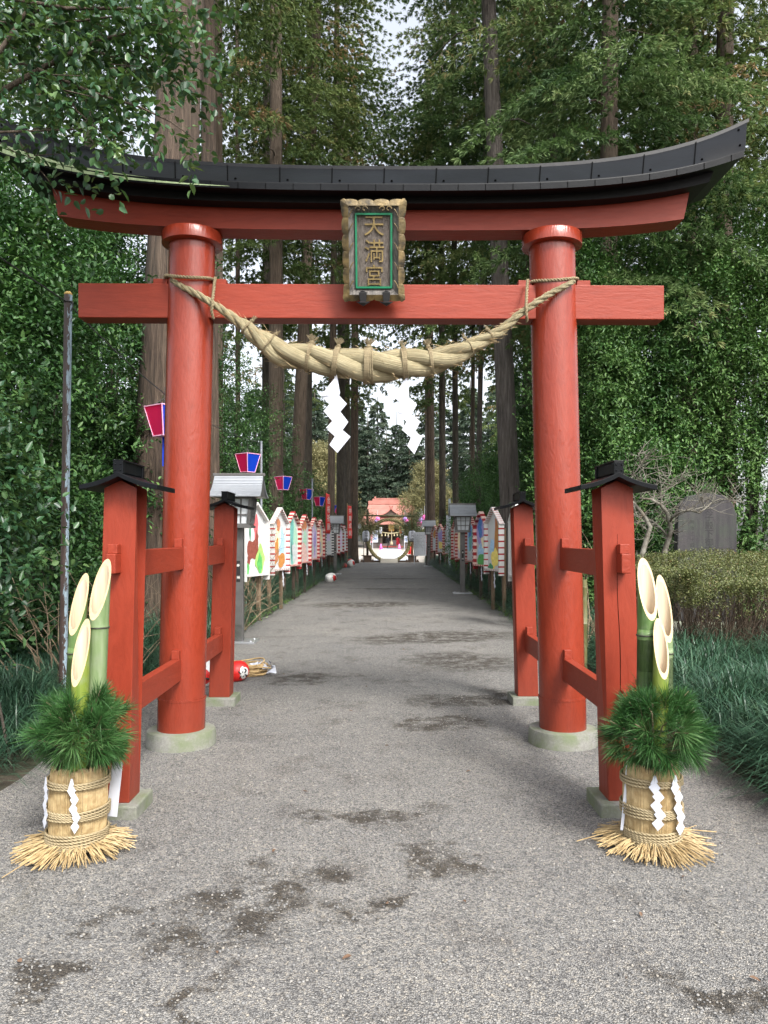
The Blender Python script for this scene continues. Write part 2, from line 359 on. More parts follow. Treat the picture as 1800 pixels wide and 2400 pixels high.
    l.new(c, b.inputs['Base Color']); b.inputs['Roughness'].default_value = .82
    inv = n.new('ShaderNodeMath'); inv.operation = 'SUBTRACT'; inv.inputs[0].default_value = 1; l.new(vo.outputs['Distance'], inv.inputs[1])
    b1 = bump(n, l, None, inv.outputs[0], .8, .008)
    bump(n, l, b, noise(n, l, v, 3.0, 6), .35, .05, b1)
    return m
M['gravel'] = gravel_mat('grey gravel', .98, [(-.62, 3.02, .40, .30, .5), (-.45, 3.34, .30, .15, .8), (-1.12, 2.95, .18, .12, .5), (-.62, 2.52, .16, .10, .7), (-1.15, 2.55, .2, .12, .6),
    (-.05, 3.15, .25, .12, .4), (.25, 3.55, .3, .16, -.6), (-.1, 4.15, .5, .12, .2), (.75, 11.6, 1.7, .8, .3), (-.6, 17.2, 1.6, .9, .2), (.9, 9.3, .8, .9, .4), (-.9, 8.2, .6, .35, .3), (.4, 6.2, .5, .25, .3),
    (-.2, 22.5, 1.2, .3, 0), (1.15, 2.55, .35, .12, -.4), (.9, 7.2, .9, .4, .4), (.2, 28, 1.6, .5, 0)])
def pebble_mat():
    m, n, l, b, o = new_mat('loose pebbles'); at = n.new('ShaderNodeAttribute'); at.attribute_name = 'tint'
    l.new(ramp(n, l, at.outputs['Fac'], [(0, (.07, .07, .07)), (.3, (.14, .139, .136)), (.55, (.20, .197, .19)), (.8, (.235, .224, .204)), (.97, (.27, .242, .20)), (1, (.33, .32, .30))]), b.inputs['Base Color']); b.inputs['Roughness'].default_value = .75
    return m
M['pebble'] = pebble_mat()
M['soil'] = None
def soil_mat():
    m, n, l, b, o = new_mat('forest soil')
    v = coords(n, l)
    c = ramp(n, l, noise(n, l, v, 9, 9, .75), [(.3, (.025, .018, .012)), (.55, (.06, .045, .03)), (.75, (.10, .075, .05))])
    g = ramp(n, l, noise(n, l, v, .7, 5), [(.5, (0, 0, 0)), (.7, (.6, .6, .6))])
    l.new(mixc(n, l, g, c, (.035, .055, .022)), b.inputs['Base Color']); b.inputs['Roughness'].default_value = .95
    bump(n, l, b, noise(n, l, v, 22, 8), .8, .03)
    return m
M['soil'] = soil_mat()
M['court'] = mat('pale sandy court', (.36, .32, .27), (.44, .40, .34), .6, .9, .3, 20)

# ------------------------------------------------------------------ mesh helpers
class MB:
    def __init__(s): s.v = []; s.f = []; s.m = []; s.uv = None
    def add(s, vs, fs, mi=0):
        o = len(s.v); s.v.extend([tuple(x) for x in vs])
        s.f.extend([tuple(i + o for i in f) for f in fs]); s.m.extend([mi] * len(fs)); return s
    def box(s, c, d, mi=0, X=None):
        hx, hy, hz = d[0] / 2, d[1] / 2, d[2] / 2
        vs = [Vector((c[0] + a * hx, c[1] + b * hy, c[2] + e * hz)) for e in (-1, 1) for b in (-1, 1) for a in (-1, 1)]
        if X is not None: vs = [X @ x for x in vs]
        return s.add(vs, [(0, 2, 3, 1), (4, 5, 7, 6), (0, 1, 5, 4), (2, 6, 7, 3), (0, 4, 6, 2), (1, 3, 7, 5)], mi)
    def obox(s, p, q, w, h, mi=0, up=Vector((0, 0, 1))):
        """bar from p to q, w across, h along up"""
        p, q = Vector(p), Vector(q); t = (q - p).normalized(); a = t.cross(up)
        if a.length < 1e-5: a = t.cross(Vector((1, 0, 0)))
        a.normalize(); u = a.cross(t)
        vs = [e + a * i * w / 2 + u * j * h / 2 for e in (p, q) for j in (-1, 1) for i in (-1, 1)]
        return s.add(vs, [(0, 1, 3, 2), (4, 6, 7, 5), (0, 4, 5, 1), (2, 3, 7, 6), (0, 2, 6, 4), (1, 5, 7, 3)], mi)
    def tube(s, pts, rad, n=10, cap=True, mi=0, uv=None, ph=0.0):
        pts = [Vector(p) for p in pts]; k = len(pts)
        rad = [rad] * k if isinstance(rad, (int, float)) else rad
        rings = []; prev = None
        for i in range(k):
            t = (pts[min(i + 1, k - 1)] - pts[max(i - 1, 0)]).normalized()
            if prev is None:
                a = t.cross(Vector((0, 0, 1)))
                if a.length < 1e-3: a = Vector((1, 0, 0))
            else: a = prev - t * prev.dot(t)
            a.normalize(); prev = a; b = t.cross(a)
            rings.append([pts[i] + (a * math.cos(x) + b * math.sin(x)) * rad[i] for x in [2 * math.pi * j / n + ph for j in range(n)]])
        vs = [p for r in rings for p in r]
        fs = [(i * n + j, i * n + (j + 1) % n, (i + 1) * n + (j + 1) % n, (i + 1) * n + j) for i in range(k - 1) for j in range(n)]
        if cap: fs += [tuple(reversed(range(n))), tuple(range((k - 1) * n, k * n))]
        if uv is not None:
            if s.uv is None: s.uv = {}
            base = len(s.f)
            L = [0]
            for i in range(1, k): L.append(L[-1] + (pts[i] - pts[i - 1]).length)
            for i in range(k - 1):
                for j in range(n):
                    s.uv[base + i * n + j] = [(j / n, L[i] * uv), ((j + 1) / n, L[i] * uv), ((j + 1) / n, L[i + 1] * uv), (j / n, L[i + 1] * uv)]
        return s.add(vs, fs, mi)
    def lathe(s, prof, n=24, c=(0, 0), mi=0, uv=False):
        vs = [(c[0] + r * math.cos(2 * math.pi * j / n), c[1] + r * math.sin(2 * math.pi * j / n), z) for r, z in prof for j in range(n)]
        k = len(prof)
        fs = [(i * n + j, i * n + (j + 1) % n, (i + 1) * n + (j + 1) % n, (i + 1) * n + j) for i in range(k - 1) for j in range(n)]
        if prof[0][0] > 1e-6: fs.append(tuple(reversed(range(n))))
        if prof[-1][0] > 1e-6: fs.append(tuple(range((k - 1) * n, k * n)))
        if uv:
            if s.uv is None: s.uv = {}
            base = len(s.f)
            for i in range(k - 1):
                for j in range(n): s.uv[base + i * n + j] = [(j / n, prof[i][1]), ((j + 1) / n, prof[i][1]), ((j + 1) / n, prof[i + 1][1]), (j / n, prof[i + 1][1])]
        return s.add(vs, fs, mi)
    def prism(s, poly, t, X, mi=0):
        """2-D outline (u, w) extruded by t along -n; X maps (u, w, n) to space"""
        k = len(poly)
        vs = [X @ Vector((u, w, 0)) for u, w in poly] + [X @ Vector((u, w, -t)) for u, w in poly]
        fs = [tuple(range(k)), tuple(reversed(range(k, 2 * k)))] + [(i, i + k, (i + 1) % k + k, (i + 1) % k) for i in range(k)]
        return s.add(vs, fs, mi)
    def merge(s, o, X=None, mi=None):
        return s.add([X @ Vector(p) for p in o.v] if X is not None else o.v, o.f, 0) if mi is None else s.add([X @ Vector(p) for p in o.v] if X is not None else o.v, o.f, mi)
    def sphere(s, c, r, n=10, k=6, mi=0, sc=(1, 1, 1)):
        vs = [(c[0], c[1], c[2] - r * sc[2])]
        for i in range(1, k):
            a = -math.pi / 2 + math.pi * i / k
            for j in range(n):
                b = 2 * math.pi * j / n
                vs.append((c[0] + r * sc[0] * math.cos(a) * math.cos(b), c[1] + r * sc[1] * math.cos(a) * math.sin(b), c[2] + r * sc[2] * math.sin(a)))
        vs.append((c[0], c[1], c[2] + r * sc[2])); t = len(vs) - 1
        fs = [(0, 1 + (j + 1) % n, 1 + j) for j in range(n)]
        for i in range(k - 2):
            for j in range(n): fs.append((1 + i * n + j, 1 + i * n + (j + 1) % n, 1 + (i + 1) * n + (j + 1) % n, 1 + (i + 1) * n + j))
        fs += [(t, 1 + (k - 2) * n + j, 1 + (k - 2) * n + (j + 1) % n) for j in range(n)]
        return s.add(vs, fs, mi)

def face_dir(o, right, up):
    """matrix mapping (u, w, n) -> o + u*right + w*up + n*(right x up)"""
    right = Vector(right).normalized(); up = Vector(up).normalized(); nn = right.cross(up)
    return Matrix(((right.x, up.x, nn.x, o[0]), (right.y, up.y, nn.y, o[1]), (right.z, up.z, nn.z, o[2]), (0, 0, 0, 1)))

def mesh_obj(name, mb, mats, parent=None, smooth=False, bevel=0, world=False):
    me = bpy.data.meshes.new(name)
    me.from_pydata(mb.v, [], mb.f)
    mats = mats if isinstance(mats, (list, tuple)) else [mats]
    for m in mats: me.materials.append(M[m] if isinstance(m, str) else m)
    if len(mats) > 1: me.polygons.foreach_set('material_index', mb.m)
    if mb.uv is not None:
        ul = me.uv_layers.new(name='UVMap')
        for p in me.polygons:
            q = mb.uv.get(p.index)
            if q:
                for li, c in zip(p.loop_indices, q): ul.data[li].uv = c
    if smooth: me.polygons.foreach_set('use_smooth', [True] * len(me.polygons))
    me.update()
    o = bpy.data.objects.new(name, me); COL.objects.link(o)
    if smooth == 'auto':
        mod = o.modifiers.new('split', 'EDGE_SPLIT'); mod.split_angle = R(38)
    if bevel:
        mod = o.modifiers.new('edge', 'BEVEL'); mod.width = bevel; mod.segments = 2; mod.limit_method = 'ANGLE'; mod.angle_limit = R(40)
    hang(o, parent, world)
    return o

def hang(o, parent, world=False):
    if parent is None: return
    o.parent = parent
    if world:
        mw = Matrix.Translation(parent.location)
        o.matrix_parent_inverse = mw.inverted()

def tag(o, label=None, cat=None, group=None, kind=None):
    if label: o['label'] = label
    if cat: o['category'] = cat
    if group: o['group'] = group
    if kind: o['kind'] = kind
    return o

def thing(name, label, cat, loc=(0, 0, 0), rz=0, group=None):
    o = bpy.data.objects.new(name, None); COL.objects.link(o)
    o.location = loc; o.rotation_euler = (0, 0, rz); o.empty_display_size = .2
    return tag(o, label, cat, group)

def dup(src, parent=None):
    kids = [c for c in bpy.data.objects if c.parent == src]
    c = src.copy(); COL.objects.link(c)
    if parent is not None:
        mpi = src.matrix_parent_inverse.copy(); c.parent = parent; c.matrix_parent_inverse = mpi
    for k in kids: dup(k, c)
    return c

def np_mesh(name, V, Fc, mat_, tint=None, smooth=False):
    V = np.asarray(V, dtype=np.float32); Fc = np.asarray(Fc, dtype=np.int32)
    k = Fc.shape[1]
    me = bpy.data.meshes.new(name)
    me.vertices.add(len(V)); me.vertices.foreach_set('co', V.ravel())
    me.loops.add(Fc.size); me.loops.foreach_set('vertex_index', Fc.ravel())
    me.polygons.add(len(Fc)); me.polygons.foreach_set('loop_start', np.arange(0, Fc.size, k, dtype=np.int32))
    if smooth: me.polygons.foreach_set('use_smooth', np.ones(len(Fc), dtype=bool))
    me.materials.append(M[mat_] if isinstance(mat_, str) else mat_)
    if tint is not None:
        a = me.attributes.new('tint', 'FLOAT', 'FACE'); a.data.foreach_set('value', np.asarray(tint, dtype=np.float32))
    me.update(calc_edges=True)
    return me

def link_mesh(name, me, parent=None, world=False):
    o = bpy.data.objects.new(name, me); COL.objects.link(o); hang(o, parent, world); return o

# ------------------------------------------------------------------ lettering
_fc = bpy.data.curves.new('glyph', 'FONT'); _fo = bpy.data.objects.new('glyph', _fc); COL.objects.link(_fo)
_gl = {}
def glyph(ch):
    if ch not in _gl:
        _fc.body = ch; _fc.resolution_u = 4; bpy.context.view_layer.update()
        dg = bpy.context.evaluated_depsgraph_get()
        me = bpy.data.meshes.new_from_object(_fo.evaluated_get(dg))
        vs = [tuple(v.co) for v in me.vertices]; fs = [tuple(p.vertices) for p in me.polygons]
        bpy.data.meshes.remove(me)
        if vs:
            x0, x1 = min(v[0] for v in vs), max(v[0] for v in vs); y0, y1 = min(v[1] for v in vs), max(v[1] for v in vs)
            h = max(x1 - x0, y1 - y0, 1e-6)
            vs = [((v[0] - (x0 + x1) / 2) / h, (v[1] - (y0 + y1) / 2) / h) for v in vs]
        _gl[ch] = (vs, fs)
    return _gl[ch]

def letter(mb, ch, u, w, size, X, mi=0, lift=.001, sx=1.0, thick=0):
    vs, fs = glyph(ch)
    top = [X @ Vector((u + a * size * sx, w + b * size, lift)) for a, b in vs]
    mb.add(top, fs, mi)
    if thick:
        cnt = {}
        for f in fs:
            for i in range(len(f)):
                e = (f[i], f[(i + 1) % len(f)]); cnt[e] = 1
        be = [e for e in cnt if (e[1], e[0]) not in cnt]
        low = [X @ Vector((u + a * size * sx, w + b * size, lift - thick)) for a, b in vs]
        k = len(vs)
        mb.add(top + low, [(a, a + k, b2 + k, b2) for a, b2 in be], mi)

# ------------------------------------------------------------------ foliage helpers
RNG = np.random.default_rng(7)
def nrm(a): return a / np.maximum(np.linalg.norm(a, axis=1, keepdims=True), 1e-9)

def leaf_geo(Pp, D, N, L, W, fold=.18, curl=.12):
    """six-cornered leaves: base, two shoulders a side, tip; returns V, F (2 quads a leaf)"""
    D = nrm(D); S = nrm(np.cross(D, N)); N = np.cross(S, D)
    L = L[:, None]; W = W[:, None]
    tip = Pp + D * L - N * L * curl
    up = N * W * fold
    l1 = Pp + D * L * .28 - S * W * .46 + up; l2 = Pp + D * L * .66 - S * W * .40 + up - N * L * curl * .4
    r1 = Pp + D * L * .28 + S * W * .46 + up; r2 = Pp + D * L * .66 + S * W * .40 + up - N * L * curl * .4
    n = len(Pp)
    V = np.stack([Pp, l1, l2, tip, r2, r1], 1).reshape(-1, 3)
    i = np.arange(n)[:, None] * 6
    Fc = np.concatenate([i + np.array([[0, 1, 2, 3]]), i + np.array([[0, 3, 4, 5]])], 1).reshape(-1, 4)
    return V, Fc

def rand_dirs(n):
    return nrm(RNG.normal(size=(n, 3)))

def lumps(U, seed, f=3.0, amp=.18):
    rg = np.random.default_rng(seed)
    s = np.zeros(len(U))
    for k in range(6):
        w = nrm(rg.normal(size=(1, 3)))[0] * f * (1 + k * .55); s += np.sin(U @ w * 2 + rg.uniform(0, 6.28)) / (1 + k * .5)
    return 1 + amp * s / 1.6

def twig_leaves(B, T, k, L, W, spread=.85, step=.5, jitter=.25):
    """twigs at B along T, k leaves each; returns V, F, tint"""
    n = len(B); T = nrm(T)
    j = np.tile(np.arange(k), n); b = np.repeat(np.arange(n), k)
    Lr = L * RNG.uniform(.6, 1.25, n)[b] * RNG.uniform(.75, 1.15, n * k); Wr = W * RNG.uniform(.75, 1.2, n * k)
    side = rand_dirs(n); side = nrm(np.cross(T, side))
    ang = j * 2.4
    oth = np.cross(T, side)
    sd = side[b] * np.cos(ang)[:, None] + oth[b] * np.sin(ang)[:, None]
    Pp = B[b] + T[b] * ((j / max(k - 1, 1)) * L * k * step)[:, None]
    D = T[b] * .55 + sd * spread + RNG.normal(size=(n * k, 3)) * jitter
    N = np.array([0, 0, 1.0]) + T[b] * .5 + RNG.normal(size=(n * k, 3)) * .35
    V, Fc = leaf_geo(Pp, D, N, Lr, Wr)
    tn = np.clip(RNG.normal(.45, .2, n)[b] + RNG.normal(0, .14, n * k), 0, 1)
    return V, Fc, np.repeat(tn, 2)

def bush_mesh(name, ells, ntw, L, W, mat_, k=7, seed=0, front=True, zmin=.02, inner=.62, up=.35, amp=.2, f=3.0, tshift=0):
    """leafy mass over ellipsoids (cx,cy,cz,rx,ry,rz)"""
    E = np.array(ells, float)
    area = (E[:, 3] * E[:, 4] + E[:, 3] * E[:, 5] + E[:, 4] * E[:, 5]); idx = RNG.choice(len(E), ntw, p=area / area.sum())
    U = rand_dirs(ntw)
    if front:
        fl = (U[:, 1] > .25) & (RNG.random(ntw) < .8); U[fl, 1] *= -1
    rad = lumps(U * 1.0 + E[idx, :3] * .3, seed, f, amp) * (inner + (1.06 - inner) * RNG.random(ntw) ** .45)
    B = E[idx, :3] + U * E[idx, 3:] * rad[:, None]
    ok = B[:, 2] > zmin; B = B[ok]; U = U[ok]
    T = U * .8 + rand_dirs(len(U)) * .55 + np.array([0, 0, up])
    V, Fc, t = twig_leaves(B, T, k, L, W)
    q = np.repeat(np.repeat(lumps(B * .55, seed + 9, 1.6, .16) - 1, k), 2)
    return np_mesh(name, V, Fc, mat_, np.clip(t + tshift + q, 0, 1))

def sprays(Pp, D, k, L, W, spread=.8):
    """k tapered narrow sprays at each point"""
    n = len(Pp); b = np.repeat(np.arange(n), k); Pp = np.asarray(Pp)
    d = nrm(D[b] + RNG.normal(size=(n * k, 3)) * spread * .6)
    l = (L * RNG.uniform(.55, 1.2, n * k))[:, None]; w = (W * RNG.uniform(.7, 1.3, n * k))[:, None]
    s = nrm(np.cross(d, rand_dirs(n * k)))
    p0 = Pp[b]; m = p0 + d * l * .55; m[:, 2] -= l[:, 0] * .05; tip = p0 + d * l; tip[:, 2] -= l[:, 0] * .22
    V = np.stack([p0, m - s * w / 2, tip, m + s * w / 2], 1).reshape(-1, 3)
    Fc = (np.arange(n * k)[:, None] * 4 + np.array([[0, 1, 2, 3]]))
    return V, Fc, b

def conifer_crown(name, zb, zt, rad, nbr, mat_, L=.12, W=.02, k=14, seed=1, droop=.45, sp=.20, tp=.12, top=.25, brown=.0):
    """boughs round the z axis: each a drooping fan of side shoots set with needle tufts"""
    rg = np.random.default_rng(seed); PT = []; DR = []; TN = []
    for i in range(nbr):
        u = (i + rg.random()) / nbr; z = zb + (zt - zb) * u
        az = i * 2.399 + rg.uniform(-.7, .7)
        prof = min(1, .6 + u * 2.0) * (1 - u) ** .5 * (1 - top) + top * (1 - u) + .06
        Lb = rad * prof * rg.uniform(.55, 1.2); dr = droop * rg.uniform(.5, 1.5)
        rd = np.array([math.cos(az), math.sin(az), 0]); tg = np.array([-rd[1], rd[0], 0])
        tone = rg.normal(.42, .17); isb = rg.random() < brown
        nl = max(4, int(Lb * .85 / sp))
        for j in range(nl):
            t = .15 + .85 * (j + rg.uniform(.2, .8)) / nl
            base = rd * Lb * t + np.array([0, 0, z + Lb * (.25 * t - dr * t * t)])
            for sgn in (-1, 1):
                sl = min(1.1, Lb * .34 * (1.12 - t ** 1.5) + .10) * rg.uniform(.6, 1.15); nt_ = max(2, int(sl / tp)); sag = rg.uniform(.15, .75); up = rg.uniform(-.1, .15)
                for q in range(nt_):
                    s = (q + .5) / nt_
                    PT.append(base + tg * sgn * sl * s + rd * sl * s * .55 + np.array([0, 0, sl * (up * s - sag * s * s)]))
                    DR.append(rd * .6 + tg * sgn * .7 + np.array([0, 0, .10 - sag * s * .9]))
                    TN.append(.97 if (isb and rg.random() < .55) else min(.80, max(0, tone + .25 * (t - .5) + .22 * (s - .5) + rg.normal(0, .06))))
    PT = np.array(PT) + rg.normal(size=(len(PT), 3)) * .025; DR = nrm(np.array(DR)); TN = np.array(TN)
    V, Fc, b = sprays(PT, DR, k, L, W, .75)
    tn = np.clip(TN[b] + RNG.normal(0, .06, len(b)), 0, 1)
    return np_mesh(name, V, Fc, mat_, tn)

def trunk_mb(h, r0, r1, lean=(0, 0), flare=1.35, n=16, seed=0, steps=14, flute=.06, limbs=0, limb_z=.4, limb_len=1.4, bend=.0):
    rg = random.Random(seed); mb = MB(); pts = []; rad = []
    for i in range(steps + 1):
        t = (i / steps) ** 1.5; z = h * t
        pts.append((lean[0] * z / h + bend * math.sin(t * 5), lean[1] * z / h, z)); rad.append((r0 + (r1 - r0) * t) * (1 + (flare - 1) * math.exp(-z / (r0 * 2.2))))
    o = len(mb.v); mb.tube(pts, rad, n, True)
    ph = [rg.uniform(0, 6) for _ in range(4)]
    for i in range(steps + 1):
        c = Vector(pts[i])
        for j in range(n):
            a = 2 * math.pi * j / n; k = 1 + flute * (math.sin(3 * a + ph[0] + i * .15) + .6 * math.sin(5 * a + ph[1] - i * .1)) * .6
            v = Vector(mb.v[o + i * n + j]); mb.v[o + i * n + j] = tuple(c + (v - c) * k)
    for i in range(limbs):
        z = h * (limb_z + (1 - limb_z) * (i + rg.random()) / limbs) * .96; t = z / h; a = i * 2.4 + rg.uniform(-.4, .4); Lb = limb_len * rg.uniform(.5, 1.2) * (1 - .6 * max(0, (t - limb_z) / (1 - limb_z)))
        p = Vector((lean[0] * t + bend * math.sin(t ** .667 * 5), lean[1] * t, z)); d = Vector((math.cos(a), math.sin(a), 0)); r = max(.012, (r0 + (r1 - r0) * t) * .16)
        mb.tube([p, p + d * Lb * .5 + Vector((0, 0, .06 * Lb)), p + d * Lb + Vector((0, 0, -.15 * Lb))], [r, r * .7, r * .25], 5, False)
    return mb
# ================================================================== ground
def sheet(name, x0, x1, y0, y1, z, m, nx=1, ny=1, wob=0, bumpz=0):
    mb = MB(); rg = random.Random(3)
    for i in range(ny + 1):
        for j in range(nx + 1):
            x = x0 + (x1 - x0) * j / nx; y = y0 + (y1 - y0) * i / ny
            if wob and j in (0, nx): x += wob * (math.sin(y * 1.7 + j) + .6 * math.sin(y * 4.3 + 2 * j)) 
            mb.v.append((x, y, z + (bumpz * math.sin(x * .9 + y * .4) * math.sin(y * .7) if bumpz else 0)))
    fs = [(i * (nx + 1) + j, i * (nx + 1) + j + 1, (i + 1) * (nx + 1) + j + 1, (i + 1) * (nx + 1) + j) for i in range(ny) for j in range(nx)]
    mb.f = fs; mb.m = [0] * len(fs)
    return tag(mesh_obj(name, mb, m), kind='structure')
sheet('ground', -160, 160, -30, 300, -.008, 'soil')
sheet('gravel_path', -2.36, 2.24, -12, 46.4, 0, 'gravel', 2, 240, .04)
def loose_gravel():
    rg = np.random.default_rng(12); n = 20000
    y = 2.15 + 5.2 * rg.random(n) ** 1.5; x = rg.uniform(-1, 1, n) * np.minimum(2.3, y * .53)
    x = np.clip(x, -2.3, 2.2)
    t = (1 + 5 ** .5) / 2; I = np.array([(-1, t, 0), (1, t, 0), (-1, -t, 0), (1, -t, 0), (0, -1, t), (0, 1, t), (0, -1, -t), (0, 1, -t), (t, 0, -1), (t, 0, 1), (-t, 0, -1), (-t, 0, 1)], float); I /= np.linalg.norm(I[0])
    Fi = np.array([(0, 11, 5), (0, 5, 1), (0, 1, 7), (0, 7, 10), (0, 10, 11), (1, 5, 9), (5, 11, 4), (11, 10, 2), (10, 7, 6), (7, 1, 8), (3, 9, 4), (3, 4, 2), (3, 2, 6), (3, 6, 8), (3, 8, 9), (4, 9, 5), (2, 4, 11), (6, 2, 10), (8, 6, 7), (9, 8, 1)])
    s = .0026 + .0036 * rg.random(n) ** 2.5; sc = np.stack([s * rg.uniform(.8, 1.5, n), s * rg.uniform(.8, 1.3, n), s * rg.uniform(.5, .9, n)], 1)
    a = rg.uniform(0, 6.28, n); V = I[None] * sc[:, None, :] * rg.uniform(.85, 1.15, (n, 12, 1))
    c, s_ = np.cos(a)[:, None], np.sin(a)[:, None]; vx = V[:, :, 0] * c - V[:, :, 1] * s_; vy = V[:, :, 0] * s_ + V[:, :, 1] * c
    V = np.stack([vx + x[:, None], vy + y[:, None], V[:, :, 2] + (sc[:, 2] * .45)[:, None]], 2).reshape(-1, 3)
    Fc = (np.arange(n)[:, None, None] * 12 + Fi[None]).reshape(-1, 3)
    tag(link_mesh('loose_gravel', np_mesh('loose_gravel', V, Fc, 'pebble', np.repeat(rg.random(n), 20), True)), 'loose pebbles lying on the gravel path', 'gravel', None, 'stuff')
loose_gravel()
sheet('shrine_court', -14, 14, 46.4, 122, -.004, 'court')

# ================================================================== torii
TX, TY = -.127, 5.61
torii = thing('torii_gate', 'large vermilion torii with black curved roof and four short support posts', 'torii', (TX, TY, 0), R(.7))
def cv(s): s = abs(s); return .25 * s * s + .75 * s ** 4.5
def col_x(z): return 1.393 - (z - .1) * .0227
for sg in (-1, 1):
    mb = MB(); zs = [.10, .33, .3301, .345, .3451] + [.345 + (3.66 - .345) * i / 16 for i in range(1, 17)]
    rs = [.170, .170, .173, .173, .1655] + [.1655] * 16
    mb.tube([(sg * col_x(z), 0, z) for z in zs], rs, 48)
    c = mesh_obj('column', mb, 'red_col', torii, 'auto')
    mb = MB(); x = sg * col_x(3.66); mb.lathe([(.20, 3.617), (.216, 3.624), (.217, 3.700), (.212, 3.707)], 48, (x, 0))
    mesh_obj('collar', mb, 'red_col', c, 'auto')
    mb = MB(); mb.lathe([(.250, -.03), (.247, .085), (.240, .108), (.225, .113), (.0, .113)], 40, (sg * 1.393, 0))
    mesh_obj('base_stone', mb, 'stone', c, 'auto')
# red lintel
def sweep(name, fn, n, m, parent, smooth=False, bevel=0, extra=None):
    """fn(s) -> list of section points, s from -1 to 1"""
    mb = MB(); secs = [fn(-1 + 2 * i / n) for i in range(n + 1)]; k = len(secs[0])
    vs = [p for s in secs for p in s]
    fs = [(i * k + j, i * k + (j + 1) % k, (i + 1) * k + (j + 1) % k, (i + 1) * k + j) for i in range(n) for j in range(k)]
    fs += [tuple(range(k)), tuple(reversed(range(n * k, (n + 1) * k)))]
    fs = [tuple(reversed(f)) for f in fs]
    mb.add(vs, fs)
    if extra: extra(mb)
    return mesh_obj(name, mb, m, parent, smooth, bevel)
def sec_lintel(s):
    b, t = 3.708 + .092 * cv(s), 3.93 + .150 * cv(s); xb, xt = 2.246 * s, 2.305 * s
    return [(xb, -.096, b), (xt, -.096, t), (xt, .096, t), (xb, .096, b)]
sweep('lower_lintel', sec_lintel, 40, 'red_beam', torii, 'auto', .006)
def sec_kas(s):
    b, t = 3.853 + .163 * cv(s), 3.99 + .22 * cv(s); xb, xt = 2.384 * s, 2.46 * s
    return [(xb, -.205, b), (xt, -.215, t), (xt, .215, t), (xb, .205, b)]
sweep('upper_lintel', sec_kas, 40, 'black_paint', torii, 'auto', .005)
EV = lambda s: 3.926 + .249 * cv(s)
RV = lambda s: 4.180 + .365 * cv(s)
def sec_roof(s):
    e, r = EV(s), RV(s); xe, xr = 2.57 * s, 2.737 * s; xm = 2.585 * s
    return [(xe, -.335, e - .042), (xe, -.335, e), (xm, -.318, e + .004), (xm, -.316, e + .016), (xr, -.03, r), (xr, .03, r), (xm, .316, e + .016), (xm, .318, e + .004), (xe, .335, e), (xe, .335, e - .042), (xe, .19, e - .028), (xe, -.19, e - .028)]
def slope_pt(s, t, lift):
    e, r = EV(s) + .016, RV(s); a = Vector((2.585 * s, -.316, e)); b = Vector((2.737 * s, -.03, r)); n = Vector((0, -(r - e), .286)).normalized()
    return a.lerp(b, t) + n * lift
def seams(mb):
    for i in range(-7, 8):
        s = i * .1385 + .03
        if abs(s) > .99: continue
        p, q = slope_pt(s, 0, .002), slope_pt(s, .97, .002); p2, q2 = slope_pt(s + .0030, 0, .002), slope_pt(s + .0030, .97, .002)
        h = .006; nn = Vector((0, -.7, .7)) * h
        mb.add([p, p2, q2, q, p + nn, p2 + nn, q2 + nn, q + nn], [(4, 5, 6, 7), (0, 4, 7, 3), (1, 2, 6, 5), (0, 1, 5, 4)], 1)
        for t in ((.12,) if i % 2 else (.12,)):
            c = slope_pt(s + .022, t, .003); mb.sphere(c, .009, 8, 4, 1)
    for s, t in ((.985, .2), (.978, .8), (-.985, .2), (-.978, .8)): mb.sphere(slope_pt(s, t, .003), .009, 8, 4, 1)
    for i in range(-13, 14):
        s = i * .0735 + .01
        x = 2.57 * s; e = EV(s); mb.box((x, -.336, e - .021), (.004, .004, .042), 1)
roof = sweep('roof', sec_roof, 60, ['black_metal', 'black_seam'], torii, 'auto', 0, seams)
def sec_cap(s):
    r = RV(s); x = 2.745 * s
    return [(x, -.045, r - .012), (x, -.04, r + .016), (x, .04, r + .016), (x, .045, r - .012)]
sweep('ridge_cap', sec_cap, 40, 'black_metal', roof, 'auto', .003)
mb = MB()
N = 24
for lane, (z0, w) in enumerate(((.010, .030), (.046, .022))):
    vs = []
    for i in range(N + 1):
        s = -1 + .62 * i / N; k = (1 - i / N) ** .8; x = 2.572 * s; e = EV(s)
        y = -.338 if lane == 0 else -.3215
        zb = e - .030 + (0.0 if lane == 0 else .032 * k + .012); zt = zb + w * k + .001
        vs += [(x, y, zb), (x, y, zt), (x, y + .003, zt), (x, y + .003, zb)]
    fs = [(i * 4 + j, (i + 1) * 4 + j, (i + 1) * 4 + (j + 1) % 4, i * 4 + (j + 1) % 4) for i in range(N) for j in range(4)] + [(0, 1, 2, 3)]
    mb.add(vs, fs)
mesh_obj('edge_flashing', mb, 'pale_green', roof)
# tie beam and its wedges
mb = MB(); mb.box((0, 0, 3.2015), (4.22, .16, .247)); tie = mesh_obj('tie_beam', mb, 'red_beam', torii, False, .006)
for sg in (-1, 1):
    for q in (-1, 1):
        mb = MB(); x = sg * col_x(3.33) + q * .212; mb.box((x, 0, 3.345), (.10, .11, .045)); mesh_obj('wedge', mb, 'red_beam', tie, False, .004)
